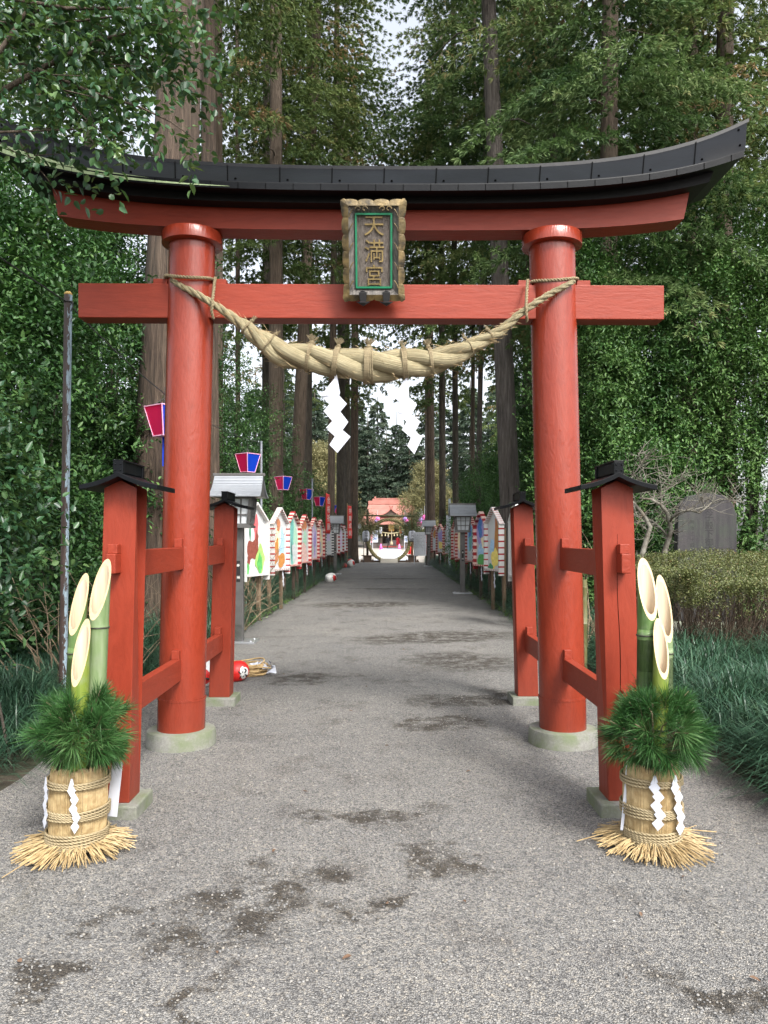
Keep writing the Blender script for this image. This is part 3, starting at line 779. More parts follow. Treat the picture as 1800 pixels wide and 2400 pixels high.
# support posts with caps
def prof_cap(u):  # roof height over the post's centre line, u = 0..1 towards the eave
    return 1.842 - .058 * u - .022 * u * u * (1 - u) * 2
for sx in (-1, 1):
    for sy in (-1, 1):
        xb, xt = sx * 1.387, sx * 1.340; y = sy * 1.37; h = .0925
        mb = MB()
        vs = [(xb - h, y - h, .07), (xb + h, y - h, .07), (xb + h, y + h, .07), (xb - h, y + h, .07),
              (xt - h, y - h, 1.77), (xt + h, y - h, 1.77), (xt + h, y + h, 1.77), (xt - h, y + h, 1.77), (xt, y - h, 1.812), (xt, y + h, 1.812)]
        mb.add(vs, [(3, 2, 1, 0), (0, 1, 5, 8, 4), (2, 3, 7, 9, 6), (1, 2, 6, 9, 8, 5), (3, 0, 4, 8, 9, 7)])
        post = mesh_obj('support_post', mb, 'red_post', torii, False, .006)
        mb = MB(); mb.box((xb, y, .02), (.30, .30, .104)); mesh_obj('base_stone', mb, 'stone', post, False, .008)
        mb = MB(); n = 8; xc = xt - sx * .024
        for q in (-1, 1):
            vs = []
            for i in range(n + 1):
                u = i / n; x = xc + q * (.203) * u; z = 1.846 - .068 * u + .020 * u * (1 - u) * -2
                vs += [(x, y - .205, z), (x, y + .15, z), (x, y + .15, z - .026), (x, y - .205, z - .026)]
            fs = [(i * 4 + j, (i + 1) * 4 + j, (i + 1) * 4 + (j + 1) % 4, i * 4 + (j + 1) % 4) for i in range(n) for j in range(4)] + [(n * 4, n * 4 + 3, n * 4 + 2, n * 4 + 1)]
            if q < 0: fs = [tuple(reversed(f)) for f in fs]
            mb.add(vs, fs)
        mb.box((xc, y - .02, 1.872), (.038, .31, .06)); mb.box((xc, y - .02, 1.9045), (.058, .37, .008))
        mb.box((xc, y - .187, 1.868), (.052, .035, .066)); mb.box((xc, y + .147, 1.868), (.052, .035, .066))
        for q in (-1, 1):
            for zz in (1.855, 1.885): mb.sphere((xc + q * .014, y - .206, zz), .005, 6, 4)
        mesh_obj('post_cap', mb, 'black_metal', post, False, .003)
        if sx > 0 and sy < 0:
            mb = MB(); mb.tube([(xb - .012 + .004 * math.sin(z * 9) - .024 * z, y - h - .0002, z) for z in [.12 + i * .1 for i in range(15)]], [.0008 + .0012 * math.sin(math.pi * i / 14) for i in range(15)], 6); mesh_obj('timber_crack', mb, 'black_seam', post)
# braces running through both posts and the column
for sx in (-1, 1):
    for z, hh in ((1.352, .156), (.565, .156)):
        x = sx * (1.393 - (z - .1) * .0245)
        mb = MB(); mb.box((x, 0, z), (.058, 2.555, hh))
        for q in (-1, 1): mb.box((x, q * 1.4025, z + .01), (.050, .30, .105))
        br = mesh_obj('brace_beam', mb, 'red_side', torii, False, .004)
        for yy in (-1.435, -.175, .175, 1.215, -1.235 if False else None):
            if yy is None: continue
            zz = z + hh / 2 + .031
            if abs(yy) > 1.4: zz = z + .0625 + .025; 
            mb = MB(); mb.box((x, yy if abs(yy) < 1.4 else -1.497, zz), (.052, .075 if abs(yy) < 1.4 else .062, .062 if abs(yy) < 1.4 else .05)); mesh_obj('wedge', mb, 'red_side', br, False, .003)

# ================================================================== name plaque
plq = thing('name_plaque', 'gilt framed plaque with three golden characters leaning out from the torii beams', 'plaque', (-.112, 5.42, 3.177))
th = R(16.5); X = face_dir((0, 0, 0), (1, 0, 0), (0, -math.sin(th), math.cos(th)))
W2, H = .205, .645
def wavy(n, amp, base):
    """outline with carved scallops, counter-clockwise"""
    pts = []
    def side(a, b, k, out):
        a = Vector(a); b = Vector(b); m = k * 14
        for i in range(m):
            t = i / m; ph = (t * k) % 1.0
            d = amp * (abs(math.sin(math.pi * ph)) ** .5 - .35) if .05 < t < .95 else amp * .9
            p = a.lerp(b, t) + Vector(out) * d; pts.append((p.x, p.y))
    w, h0, h1 = W2 + base, -base, H + base
    side((-w, h0), (w, h0), 4, (0, -1)); side((w, h0), (w + .008, h1), 6, (1, 0)); side((w + .008, h1), (-w - .008, h1), 4, (0, 1)); side((-w - .008, h1), (-w, h0), 6, (-1, 0))
    return pts
outer = wavy(0, .014, 0.0)
k = len(outer)
def inner_ring(fr):
    r = []
    for (u, w) in outer:
        cu, cw = u, w
        r.append((max(-W2 + fr, min(W2 - fr, cu)), max(fr, min(H - fr, cw))))
    return r
i1 = inner_ring(.034)
mb = MB()
def ring(a, za, b, zb, mi=0, mbx=None):
    o = [X @ Vector((u, w, za)) for u, w in a] + [X @ Vector((u, w, zb)) for u, w in b]
    (mbx or mb).add(o, [(i, (i + 1) % k, (i + 1) % k + k, i + k) for i in range(k)], mi)
ring(outer, -.02, outer, .03); ring(outer, .03, i1, .045); ring(i1, .045, i1, .02)
mb.prism(outer, .004, X @ Matrix.Translation((0, 0, -.02)))
for q in (-1, 1):      # carved curls on the frame
    for w0, dirw in ((H - .055, 1),):
        for du in (-.022, .022):
            pts = [X @ Vector((q * .082 + du + math.copysign(1, du) * .020 * math.cos(a) * (1 - a / 9), w0 + .018 * math.sin(a) * (1 - a / 9), .045)) for a in [x * .45 for x in range(12)]]
            mb.tube(pts, .0045, 6)
    for w0 in (.10, .22, .345, .47, .56):
        pts = [X @ Vector((q * (W2 - .052) + q * .013 * math.cos(a), w0 + .028 * math.sin(a * .8 - .8), .046)) for a in [x * .4 for x in range(9)]]
        mb.tube(pts, .004, 6)
mesh_obj('gilt_frame', mb, 'gold', plq, False)
mb = MB(); i2 = inner_ring(.076)
ring(i1, .036, i2, .006); mesh_obj('inner_frame', mb, 'dark_wood', plq)
mb = MB(); a, b = .078, .091
for (u, w, du, dw) in ((0, a + .006, 2 * (W2 - a), .013), (0, H - a - .006, 2 * (W2 - a), .013)): mb.box((u, w, .012), (du, dw, .022), 0, X)
for q in (-1, 1): mb.box((q * (W2 - a - .0055), H / 2, .012), (.013, H - 2 * a - .026, .0215), 0, X)
mesh_obj('green_trim', mb, 'green_trim', plq)
mb = MB(); mb.box((0, H / 2, .0), (2 * (W2 - a), H - 2 * a, .008), 0, X); mesh_obj('board', mb, 'grey_board', plq)
mb = MB()
for ch, w, sz, sx in (('天', .485, .135, 1.0), ('満', .325, .148, .90), ('宮', .165, .140, .92)): letter(mb, ch, .003, w, sz, X, 0, .013, sx, .010)
mesh_obj('lettering', mb, 'goldchar', plq)
for q in (-1, 1):
    mb = MB(); u = q * .082 + .005
    mb.prism([(u - .028, .05), (u + .028, .05), (u + .022, -.01), (u - .022, -.01)], .012, X @ Matrix.Translation((0, 0, .058)))
    mb.prism([(u - .028, .05), (u, .066), (u + .028, .05)], .012, X @ Matrix.Translation((0, 0, .058)))
    mb.box((u, -.016, .025), (.044, .010, .07), 0, X)
    mb.prism([(u - .05, -.012), (u + .05, -.012), (u, -.042)], .09, X @ Matrix.Translation((0, 0, .03)))
    mesh_obj('bracket', mb, 'iron', plq, False, .002)

# ================================================================== sacred rope
rope_px = [(400, 655, 12, 5.47), (425, 671, 14, 5.42), (447.7, 682, 16, 5.41), (470, 694, 17, 5.41), (498, 712, 18, 5.41), (520, 725, 19, 5.42), (536, 737, 21, 5.42), (556, 751, 25, 5.42), (574, 764.6, 31, 5.43), (597, 784, 40, 5.43),
           (620.7, 802.5, 50, 5.43), (642, 818, 58, 5.44), (663, 829, 62, 5.44), (692, 835, 62, 5.44), (722, 839, 63, 5.44), (752, 845, 66, 5.44), (785, 850, 70, 5.44), (825, 856, 76, 5.44), (865, 858, 80, 5.44), (905, 857, 76, 5.44), (948, 854, 71, 5.44),
           (975, 851, 68, 5.44), (1002, 849, 64, 5.44), (1041, 842, 58, 5.44), (1060, 834, 54, 5.44), (1079, 825, 49, 5.43), (1103, 813, 41, 5.43), (1126.6, 801, 34, 5.43), (1150, 789, 28, 5.42), (1174, 776, 24, 5.42), (1197, 755, 21, 5.42), (1221.5, 733, 18, 5.42), (1245, 717, 17, 5.41), (1269, 701, 16, 5.41), (1292, 687, 15, 5.41),
           (1316.5, 674, 14, 5.42), (1348, 658.5, 12, 5.47)]
def resample(px, n):
    pts = [P(x, y, d) for x, y, w, d in px]; rad = [w / 2 * d / F for x, y, w, d in px]
    L = [0]
    for i in range(1, len(pts)): L.append(L[-1] + (pts[i] - pts[i - 1]).length)
    ss = np.linspace(0, L[-1], n)
    A = np.array([[*p, r] for p, r in zip(pts, rad)])
    out = np.stack([np.interp(ss, L, A[:, c]) for c in range(4)], 1)
    ker = np.ones(9) / 9
    for c in range(4):
        o = np.pad(out[:, c], 4, 'edge'); out[:, c] = np.convolve(o, ker, 'valid')
    return [Vector(o[:3]) for o in out], [float(o[3]) for o in out], ss
NP = 420
rp, rr, rs_ = resample(rope_px, NP)
rope = thing('sacred_straw_rope', 'thick twisted straw rope slung between the two red columns, swelling in the middle', 'straw rope', tuple(rp[NP // 2]))
phi = 0.6; cum = []
for i in range(NP):
    if i: phi += (rs_[i] - rs_[i - 1]) * 2 * math.pi / (9.6 * rr[i])
    cum.append(phi)
rng = random.Random(5)
for kk in range(3):
    mb = MB(); pts = []; rad = []
    for i in range(NP):
        t = (rp[min(i + 1, NP - 1)] - rp[max(i - 1, 0)]).normalized(); Fv = Vector((0, -1, 0)); U = Fv.cross(t) * -1
        U = t.cross(Fv) * -1 if (t.cross(Fv)).z < 0 else t.cross(Fv)
        a = cum[i] + kk * 2 * math.pi / 3
        pts.append(rp[i] + (U * math.cos(a) + Fv * math.sin(a)) * rr[i] * .46); rad.append(rr[i] * .56)
    mb.tube(pts, rad, 26, True, 0, uv=1.6)
    o = mesh_obj('rope_strand', mb, 'rope', rope, True, 0, True)
# whiskers
mb = MB()
for q in range(900):
    i = rng.randrange(6, NP - 6); t = (rp[i + 2] - rp[i - 2]).normalized(); a = rng.uniform(0, 6.28)
    U = Vector((0, 0, 1)); Fv = Vector((0, -1, 0)); d = (U * math.cos(a) + Fv * math.sin(a)); base = rp[i] + d * rr[i] * 1.0
    wild = 2.2 if (abs(rp[i].x + .95) < .25 or abs(rp[i].x - .65) < .3) else 1.0
    l = rng.uniform(.015, .05) * wild * (.5 + rr[i] * 6)
    dr = (t * rng.choice((-1, 1)) * .9 + d * rng.uniform(.15, .75) + Vector((0, 0, -.15))).normalized()
    s = dr.cross(d).normalized() * .0011
    mb.add([base - s, base + s, base + dr * l * .5 + s * .7 + d * .003, base + dr * l], [(0, 1, 2, 3)])
mesh_obj('loose_fibres', mb, 'straw', rope, False, 0, True)
# bindings
def binding(px, turns, cr, tuft):
    i = min(range(NP), key=lambda j: abs(rp[j].x - (px - VX) * 5.44 / F)); t = (rp[i + 3] - rp[i - 3]).normalized(); c = rp[i]; r = rr[i]
    U = Vector((0, 0, 1)); U = (U - t * U.dot(t)).normalized(); Fv = t.cross(U); mb = MB()
    for q in range(turns):
        off = (q - (turns - 1) / 2) * cr * 1.75; pts = []
        for j in range(41):
            a = 2 * math.pi * j / 40; rr2 = r * 1.0 + cr * .3
            for m in range(3):  # sit on the strands
                pass
            dd = U * math.cos(a) + Fv * math.sin(a)
            bul = max((math.cos(a - math.atan2(math.sin(cum[i] + m * 2.094) , math.cos(cum[i] + m * 2.094))) for m in range(3)))
            pts.append(c + t * (off + .004 * math.sin(a + q)) + dd * (r * (.93 + .08 * bul) + cr * .5))
        mb.tube(pts, cr, 7, False, 0, uv=30)
    top = c + U * (r + cr); kn = MB()
    mb.sphere(top + U * .008, .022 if tuft > .8 else .016, 10, 6, 0, (1.1, 1, .8))
    for q in range(int(60 * tuft)):
        a = rng.uniform(-1.0, 1.0); b = rng.uniform(-.8, .8); d = (U + t * math.tan(a) * .6 + Vector((0, -1, 0)) * b * .6).normalized(); l = rng.uniform(.03, .06) * (.7 + .4 * tuft)
        s = d.cross(Vector((0, 1, .3))).normalized() * .0022; b0 = top + U * .01
        mb.add([b0 - s, b0 + s, b0 + d * l + s * 1.2, b0 + d * l - s * 1.2], [(0, 1, 2, 3)])
    return mesh_obj('binding_cord', mb, 'cord', rope, False, 0, True)
for a in ((724, 3, .0055, 1.0), (786, 4, .006, .8), (864, 6, .0062, 1.2), (947, 4, .006, .6), (1009, 3, .0055, .7), (578, 2, .005, .2), (628, 2, .004, .1), (1150, 2, .004, .1), (1100, 1, .004, .1)): binding(*a)
# loops round the columns and the upright ties
def twist(pts, r, turns_per_m, n2=2):
    mb = MB(); pts = [Vector(p) for p in pts]; L = [0]
    for i in range(1, len(pts)): L.append(L[-1] + (pts[i] - pts[i - 1]).length)
    m = max(40, int(L[-1] * 160)); ss = np.linspace(0, L[-1], m); A = np.array([list(p) for p in pts]); Q = [Vector([float(np.interp(s, L, A[:, c])) for c in range(3)]) for s in ss]
    for kk in range(n2):
        o = []
        for i in range(m):
            t = (Q[min(i + 1, m - 1)] - Q[max(i - 1, 0)]).normalized(); a = t.cross(Vector((.3, .2, 1))).normalized(); b = t.cross(a); ang = ss[i] * turns_per_m * 6.283 + kk * 6.283 / n2
            o.append(Q[i] + (a * math.cos(ang) + b * math.sin(ang)) * r * .5)
        mb.tube(o, r * .58, 7, True, 0, uv=14)
    return mb
for sg in (-1, 1):
    cx = TX + sg * col_x(3.36); cy = TY + sg * .03
    pts = [(cx + .18 * math.cos(a), cy + .18 * math.sin(a), 3.352 + .020 * math.cos(2 * a) + .012 * sg * math.cos(a)) for a in [2 * math.pi * j / 48 for j in range(49)]]
    mesh_obj('column_loop', twist(pts, .0125, 22), 'cord', rope, True, 0, True)
    if sg < 0: pp = [(505, 650, 5.50), (502, 672, 5.43), (498, 705, 5.385), (496, 730, 5.385), (500, 748, 5.42)]
    else: pp = [(1237, 655, 5.50), (1235, 680, 5.43), (1233, 722, 5.385), (1234, 740, 5.385), (1235, 754, 5.43)]
    mesh_obj('upright_tie', twist([P(*p) for p in pp], .0115, 22), 'cord', rope, True, 0, True)

# zigzag paper streamers on the rope
shL = [(262, 1455), (300, 1470), (306, 1500), (325, 1610), (318, 1632), (380, 1700), (328, 1760), (390, 1840), (345, 1905), (410, 1960), (305, 2085), (243, 2020), (285, 1955), (215, 1890), (265, 1835), (195, 1755), (240, 1700), (175, 1635), (285, 1492)]
shR = [(815, 1472), (853, 1480), (856, 1510), (868, 1620), (862, 1645), (930, 1700), (887, 1780), (955, 1840), (918, 1912), (970, 1965), (908, 2095), (853, 2030), (882, 1965), (810, 1905), (845, 1840), (778, 1765), (812, 1705), (738, 1640), (838, 1500)]
def streamer_from(poly, dist, name, label, tilt):
    pts = [P(700 + x / 3.3514, 440 + y / 3.3514, dist) for x, y in poly]; c = pts[0].copy()
    t = thing(name, label, 'paper streamer', tuple(c), 0, 'zigzag papers hung on the thick rope')
    ks = [((2, 3, 4, 17, 18), 0), ((4, 5, 6, 15, 16, 17), 1), ((6, 7, 8, 13, 14, 15), 2), ((8, 9, 10, 11, 12, 13), 3), ((0, 1, 2, 18), 0)]
    mb = MB(); c0 = sum(p.x for p in pts) / len(pts)
    def off(i, lay): p = pts[i]; return Vector((p.x, p.y - .006 * lay - (p.x - c0) * tilt * (1 if lay % 2 else -1), p.z))
    for ids, lay in ks:
        a = [off(i, lay) for i in ids]; b = [v + Vector((0, .0015, 0)) for v in a]; n = len(a)
        mb.add(a + b, [tuple(range(n)), tuple(reversed(range(n, 2 * n)))] + [(i, i + n, (i + 1) % n + n, (i + 1) % n) for i in range(n)])
    mesh_obj('folded_paper', mb, 'white_paper', t, False, 0, True)
streamer_from(shL, 5.40, 'paper_streamer', 'white zigzag paper hanging from the straw rope nearer the blue and pink lanterns', .10)
streamer_from(shR, 5.40, 'paper_streamer', 'white zigzag paper hanging from the straw rope nearer the bare plum tree', -.10)

# ================================================================== kadomatsu
def bamboo(mb_mats, base, top_tip, zb, r, lean, cutdir, node_z, matn, parent):
    """hollow stalk cut on the slant; cutdir points to the high side"""
    n = 40; mb = MB(); cd = Vector(cutdir).normalized(); ax = lambda z: Vector((base[0] + lean[0] * (z - base[2]), base[1] + lean[1] * (z - base[2]), z))
    def rim(rad, dz=0):
        out = []
        for j in range(n):
            a = 2 * math.pi * j / n; d = Vector((math.cos(a), math.sin(a), 0)); hgt = zb + (top_tip - zb) * (d.dot(cd) * rad / r + 1) / 2 + dz
            p = ax(hgt) + d * rad; out.append(p)
        return out
    zs = [base[2]]
    for z in node_z: zs += [z - .02, z - .008, z - .003, z + .003, z + .008, z + .03]
    rings = []
    for z in zs:
        k = 1.0
        for q in node_z:
            if abs(z - q) < .004: k = 1.055
            elif abs(z - q) < .010: k = 1.03
        rings.append([ax(z) + Vector((math.cos(2 * math.pi * j / n), math.sin(2 * math.pi * j / n), 0)) * r * k for j in range(n)])
    rings = [rg_ for rg_ in rings if max(p.z for p in rg_) < zb - .003]
    rings.append(rim(r))
    vs = [p for rg_ in rings for p in rg_]; m = len(rings)
    mb.add(vs, [(i * n + j, i * n + (j + 1) % n, (i + 1) * n + (j + 1) % n, (i + 1) * n + j) for i in range(m - 1) for j in range(n)])
    st = mesh_obj('bamboo_stalk', mb, matn, parent, True)
    for q in node_z:
        if q < zb - .02:
            nb = MB(); nb.tube([ax(q) + Vector((math.cos(2 * math.pi * j / n), math.sin(2 * math.pi * j / n), 0)) * r * 1.05 for j in range(n + 1)], .0042, 5, False); mesh_obj('bamboo_joint', nb, 'bamboo_node', st, True)
    cb = MB(); ri = r * .80; a, b = rim(r), rim(ri); low = [ax(zb - .005) + Vector((math.cos(2 * math.pi * j / n), math.sin(2 * math.pi * j / n), 0)) * ri * .97 for j in range(n)]
    bm = [p + (Vector((0, 0, 0))) for p in b]
    nn = n
    cb.add(a + b, [(j, (j + 1) % n, (j + 1) % n + n, j + n) for j in range(n)], 0)
    cb.add(b + low + [ax(zb - .006)], [(j, (j + 1) % n, (j + 1) % n + n, j + n) for j in range(n)] + [(n + j, n + (j + 1) % n, 2 * n) for j in range(n)], 1)
    mesh_obj('cut_face', cb, ['bamboo_cut', 'bamboo_in'], st, False)
def pine_mass(c, r, rz, nsh, seed, parent):
    rg = np.random.default_rng(seed); nk = 125
    U = nrm(rg.normal(size=(nsh, 3))); U[:, 2] = np.where(U[:, 2] < -.75, -U[:, 2], U[:, 2]); 
    B = np.array(c) + U * np.array([r, r, rz]) * rg.uniform(.36, .80, (nsh, 1))
    D = nrm(U * 1.0 + np.array([0, 0, .35]) + rg.normal(size=(nsh, 3)) * .25)
    b = np.repeat(np.arange(nsh), nk); s = rg.uniform(0, .06, nsh * nk)[:, None]
    d = nrm(D[b] * rg.uniform(.45, 1.0, (nsh * nk, 1)) + rg.normal(size=(nsh * nk, 3)) * .40)
    p0 = B[b] + D[b] * s; l = rg.uniform(.085, .13, (nsh * nk, 1)); sd_ = nrm(np.cross(d, rg.normal(size=d.shape))) * .0016
    m = p0 + d * l * .6; m[:, 2] -= .003; tip = p0 + d * l; tip[:, 2] -= .012
    V = np.stack([p0 - sd_, m - sd_, tip, m + sd_], 1).reshape(-1, 3); Fc = np.arange(nsh * nk)[:, None] * 4 + np.array([[0, 1, 2, 3]])
    tn = np.clip(rg.normal(.45, .26, nsh)[b] + rg.normal(0, .14, nsh * nk), 0, 1)
    o = link_mesh('pine_sprig', np_mesh('pine_sprig', V, Fc, 'pine', tn), parent)
    bm = MB()
    for i in range(nsh):
        if rg.random() < .35:
            p = Vector(B[i]) + Vector(D[i]) * .085; bm.tube([p, p + Vector(D[i]) * .03], [.004, .0015], 5)
        bm.tube([Vector(c) + Vector((0, 0, -rz * .6)), Vector(B[i]), Vector(B[i]) + Vector(D[i]) * .09], [.006, .004, .002], 4, False)
    mesh_obj('pine_stem', bm, 'twig', parent)
def zig(mb, c, dirv, w, h, k, lean=0, thick=.001):
    """small folded streamer hanging at c, facing dirv"""
    r = Vector((-dirv[1], dirv[0], 0)).normalized(); X2 = face_dir(c, r, (0, 0, 1))
    mb.prism([(-.004, .03), (.004, .03), (w * .3, 0), (-w * .5, -.012)], thick, X2)
    for i in range(k):
        u = lean * i + (.25 * w if i % 2 else -.05 * w); z = -i * h * .72
        mb.prism([(u - w * .62, z - h * .42), (u + w * .05, z + h * .10), (u + w * .62, z - h * .45), (u - w * .02, z - h)], thick, X2 @ Matrix.Translation((0, 0, .0016 * (i % 3) + .001)))
def kadomatsu(label, loc, stalks, sway, seed):
    t = thing('bamboo_and_pine_decoration', label, 'new year decoration', loc, 0, 'pair of bamboo and pine decorations before the torii'); rg = random.Random(seed); t.scale = (.94, .94, 1)
    # bound straw barrel
    mb = MB(); prof = []
    for i in range(21):
        z = .035 + .375 * i / 20; r = .131 + .008 * math.sin(math.pi * i / 20)
        for bz in (.075, .21, .345):
            if abs(z - bz) < .02: r -= .003
        prof.append((r, z))
    prof.append((.118, .412)); prof.append((.11, .36)); prof.append((0, .355))
    mb.lathe(prof, 60, (0, 0), 0, True)
    for v in range(len(mb.v)):
        x, y, z = mb.v[v]; mb.v[v] = (x + sway * z, y, z + (.008 * math.sin(math.atan2(y, x) * 9 + seed) if z > .40 else 0))
    bar = mesh_obj('straw_barrel', mb, 'strawbarrel', t, True)
    mb = MB()
    for q in range(230):
        a = 2 * math.pi * q / 230 + rg.uniform(-.01, .01); z0 = rg.uniform(.03, .08); z1 = rg.uniform(.385, .425); pts = []
        for i in range(5):
            z = z0 + (z1 - z0) * i / 4; r = .1325 + .008 * math.sin(math.pi * (z - .035) / .375) + rg.uniform(-.0012, .0012); pts.append((r * math.cos(a) + sway * z, r * math.sin(a), z))
        mb.tube(pts, rg.uniform(.0016, .0028), 4, True)
    mesh_obj('straw_layer', mb, 'straw', bar)
    for bz, cnt in ((.345, 3), (.205, 4), (.075, 7)):
        mb = MB()
        for q in range(cnt):
            z = bz + (q - cnt / 2) * .0125; r = .1475 + .006 * math.sin(math.pi * (z - .035) / .375)
            pts = [(r * math.cos(a) + sway * z, r * math.sin(a), z + .003 * math.sin(a * 2 + q + seed)) for a in [2 * math.pi * j / 36 for j in range(37)]]
            tw = twist(pts, .0066, 24); o = len(mb.v); mb.add(tw.v, tw.f)
        mesh_obj('rope_band', mb, 'cord', bar, True)
    # straw skirt
    mb = MB()
    for q in range(430):
        a = rg.uniform(0, 2 * math.pi); l = rg.uniform(.08, .165) * (1.15 if math.cos(a) * (1 if sway > 0 else -1) < 0 else 1); a2 = a + rg.uniform(-.35, .35); z0 = rg.uniform(.02, .075); r0 = rg.uniform(.115, .145)
        p = Vector((r0 * math.cos(a), r0 * math.sin(a), z0)); e = p + Vector((l * math.cos(a2), l * math.sin(a2), 0)); e.z = rg.uniform(.004, .035)
        if rg.random() < .02: e = p + (e - p) * 1.6
        mid = p.lerp(e, .5) + Vector((0, 0, rg.uniform(0, .012))); r = rg.uniform(.0018, .0036)
        mb.tube([p, mid, e], [r, r, r * .9], 5)
    mesh_obj('straw_skirt', mb, 'straw', t)
    for (bx, by, tip, low, r, ln, cd, nz, mt) in stalks: bamboo(None, (bx, by, .34), tip, low, r, ln, cd, nz, mt, t)
    pine_mass((sway * .5 + .012, -.01, .565), .225, .19, 78, seed, t)
    return t
kd = kadomatsu('straw bound bamboo and pine arrangement beside the brown peeling pole, white card tucked behind it', (-1.508, 3.70, 0), [
    (.058, .055, 1.395, 1.100, .0495, (.045, 0), (.30, .95, 0), (.70, 1.062), 'bamboo_grey'),
    (-.062, .065, 1.325, 1.025, .0435, (.055, 0), (.30, .95, 0), (.935, .66), 'bamboo_green'),
    (.026, -.045, 1.110, .795, .0435, (.02, 0), (.30, .95, 0), (.60,), 'bamboo_yellow')], .03, 11)
kd2 = kadomatsu('straw bound bamboo and pine arrangement on the clipped hedge side, white ribbon behind its barrel', (1.270, 3.73, 0), [
    (-.012, .055, 1.400, 1.095, .0495, (.01, 0), (-.22, .97, 0), (1.02, .66), 'bamboo_green'),
    (.094, .065, 1.315, .985, .0420, (-.005, 0), (-.25, .95, 0), (.93, .62), 'bamboo_grey'),
    (.022, -.045, 1.110, .825, .0390, (.02, 0), (-.18, .98, 0), (.58,), 'bamboo_yellow')], -.004, 23)
def streamer_part(t, ang, r, z, w, h, k, lean):
    mb = MB(); d = Vector((math.cos(ang), math.sin(ang), 0)); zig(mb, d * r + Vector((0, 0, z)), d, w, h, k, lean); mesh_obj('paper_streamer', mb, 'white_paper', t)
streamer_part(kd, R(-128), .165, .355, .030, .055, 5, -.002); streamer_part(kd, R(-76), .166, .355, .032, .058, 5, .004)
streamer_part(kd2, R(-103), .166, .360, .046, .058, 5, .004); streamer_part(kd2, R(-66), .166, .360, .046, .066, 5, .008)
mb = MB(); X3 = face_dir((.175, .06, .25), (1, -.25, .0), (.08, 0, 1)); mb.prism([(-.042, -.115), (.02, -.115), (.03, .155), (-.032, .155)], .0015, X3); mesh_obj('white_card', mb, 'white_paper', kd)
mb = MB(); a = Vector((-.135, -.02, .42)); mb.add([a, a + Vector((.014, -.004, 0)), a + Vector((-.004, -.01, -.20)), a + Vector((-.020, -.005, -.20)), a + Vector((-.022, -.012, -.33)), a + Vector((-.034, -.008, -.33))], [(0, 1, 2, 3), (3, 2, 4, 5)])
o = mesh_obj('white_ribbon', mb, 'white_paper', kd2); md = o.modifiers.new('thick', 'SOLIDIFY'); md.thickness = .001
# ================================================================== forest
def cedar(name, label, x, y, d0, d1, h, lean, bark, crown, cz, group=None, cscale=(1, 1, 1), crot=0, cat='tree', limbs=10, seed=0, n=18, limb_z=.35, bend=0, flute=.06, flare=1.35):
    t = thing(name, label, cat, (x, y, 0), 0, group)
    mb = trunk_mb(h, d0 / 2, d1 / 2, lean, n=n, seed=seed, limbs=limbs, limb_z=limb_z, limb_len=1.8, bend=bend, flute=flute, flare=flare)
    mb2 = mesh_obj('trunk', mb, bark, t, True); mb2.location.z = -.05
    if crown is not None:
        c = link_mesh('crown', crown, t); k = cz / h; c.location = (lean[0] * k, lean[1] * k, cz); c.scale = cscale; c.rotation_euler = (0, 0, crot)
    return t
# crown shapes, height 0 at the lowest branch
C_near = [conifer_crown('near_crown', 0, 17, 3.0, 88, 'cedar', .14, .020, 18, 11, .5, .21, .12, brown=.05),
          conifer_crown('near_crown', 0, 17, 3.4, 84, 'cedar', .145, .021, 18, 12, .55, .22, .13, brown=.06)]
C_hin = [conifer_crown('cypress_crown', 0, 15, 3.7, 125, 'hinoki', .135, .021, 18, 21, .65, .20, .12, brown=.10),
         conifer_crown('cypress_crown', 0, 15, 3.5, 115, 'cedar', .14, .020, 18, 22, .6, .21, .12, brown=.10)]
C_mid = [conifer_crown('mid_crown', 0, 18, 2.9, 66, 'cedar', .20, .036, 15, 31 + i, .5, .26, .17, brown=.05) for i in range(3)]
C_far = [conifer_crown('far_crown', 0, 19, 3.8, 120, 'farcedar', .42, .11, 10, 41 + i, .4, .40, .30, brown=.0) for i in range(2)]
ROWG = 'tall cedars along the path beyond the torii'
# near left giants, positions read from the photograph
def px_tree(name, label, xb, xt_, d, wb, wt, bark, crown, cz, h=26, yb=1260, ytop=0, **k):
    """trunk whose centre is at pixel xb near eye level and xt_ at the top of the frame"""
    X0 = (xb - VX) * d / F; X1 = (xt_ - VX) * d / F; zt = EYE + (VY - ytop) * d / F
    sl = (X1 - X0) / (zt - EYE)
    w0 = wb * d / F; w1 = wt * d / F; dd1 = max(.06, w0 + (w1 - w0) * (h / zt))
    return cedar(name, label, X0 - sl * EYE, d, w0 * 1.06, dd1, h, (sl * h, 0), bark, crown, cz, **k)
px_tree('cedar_tree', 'massive cedar trunk with ridged bark right behind the torii column, biggest of all', 368, 425, 11.2, 128, 78, 'bark', C_near[0], 12.5, 27, limbs=5, limb_z=.5, seed=1, n=40, flute=.10, flare=1.25)
px_tree('cedar_tree', 'slim straight pale cedar trunk just beside the massive one', 497, 486, 15.5, 36, 31, 'bark', C_near[1], 13, 26, limbs=6, seed=2, limb_z=.5)
px_tree('cedar_tree', 'thin cedar half hidden behind the slim pale trunk beside the massive one', 512, 512, 20, 22, 17, 'bark_brown', C_mid[0], 12, 25, limbs=6, seed=3)
px_tree('cedar_tree', 'straight brown cedar trunk behind the second and third blue and pink lanterns', 646, 647, 26, 34, 27, 'bark_brown', C_mid[1], 10.5, 26, limbs=8, seed=4, limb_z=.38)
px_tree('cedar_tree', 'brown cedar leaning over towards the path behind the third blue and pink lantern', 690, 746, 31, 33, 17, 'bark_brown', C_hin[1], 16, 32, limbs=12, seed=5, limb_z=.5, crot=1, cscale=(1.35, 1.35, 1.05))
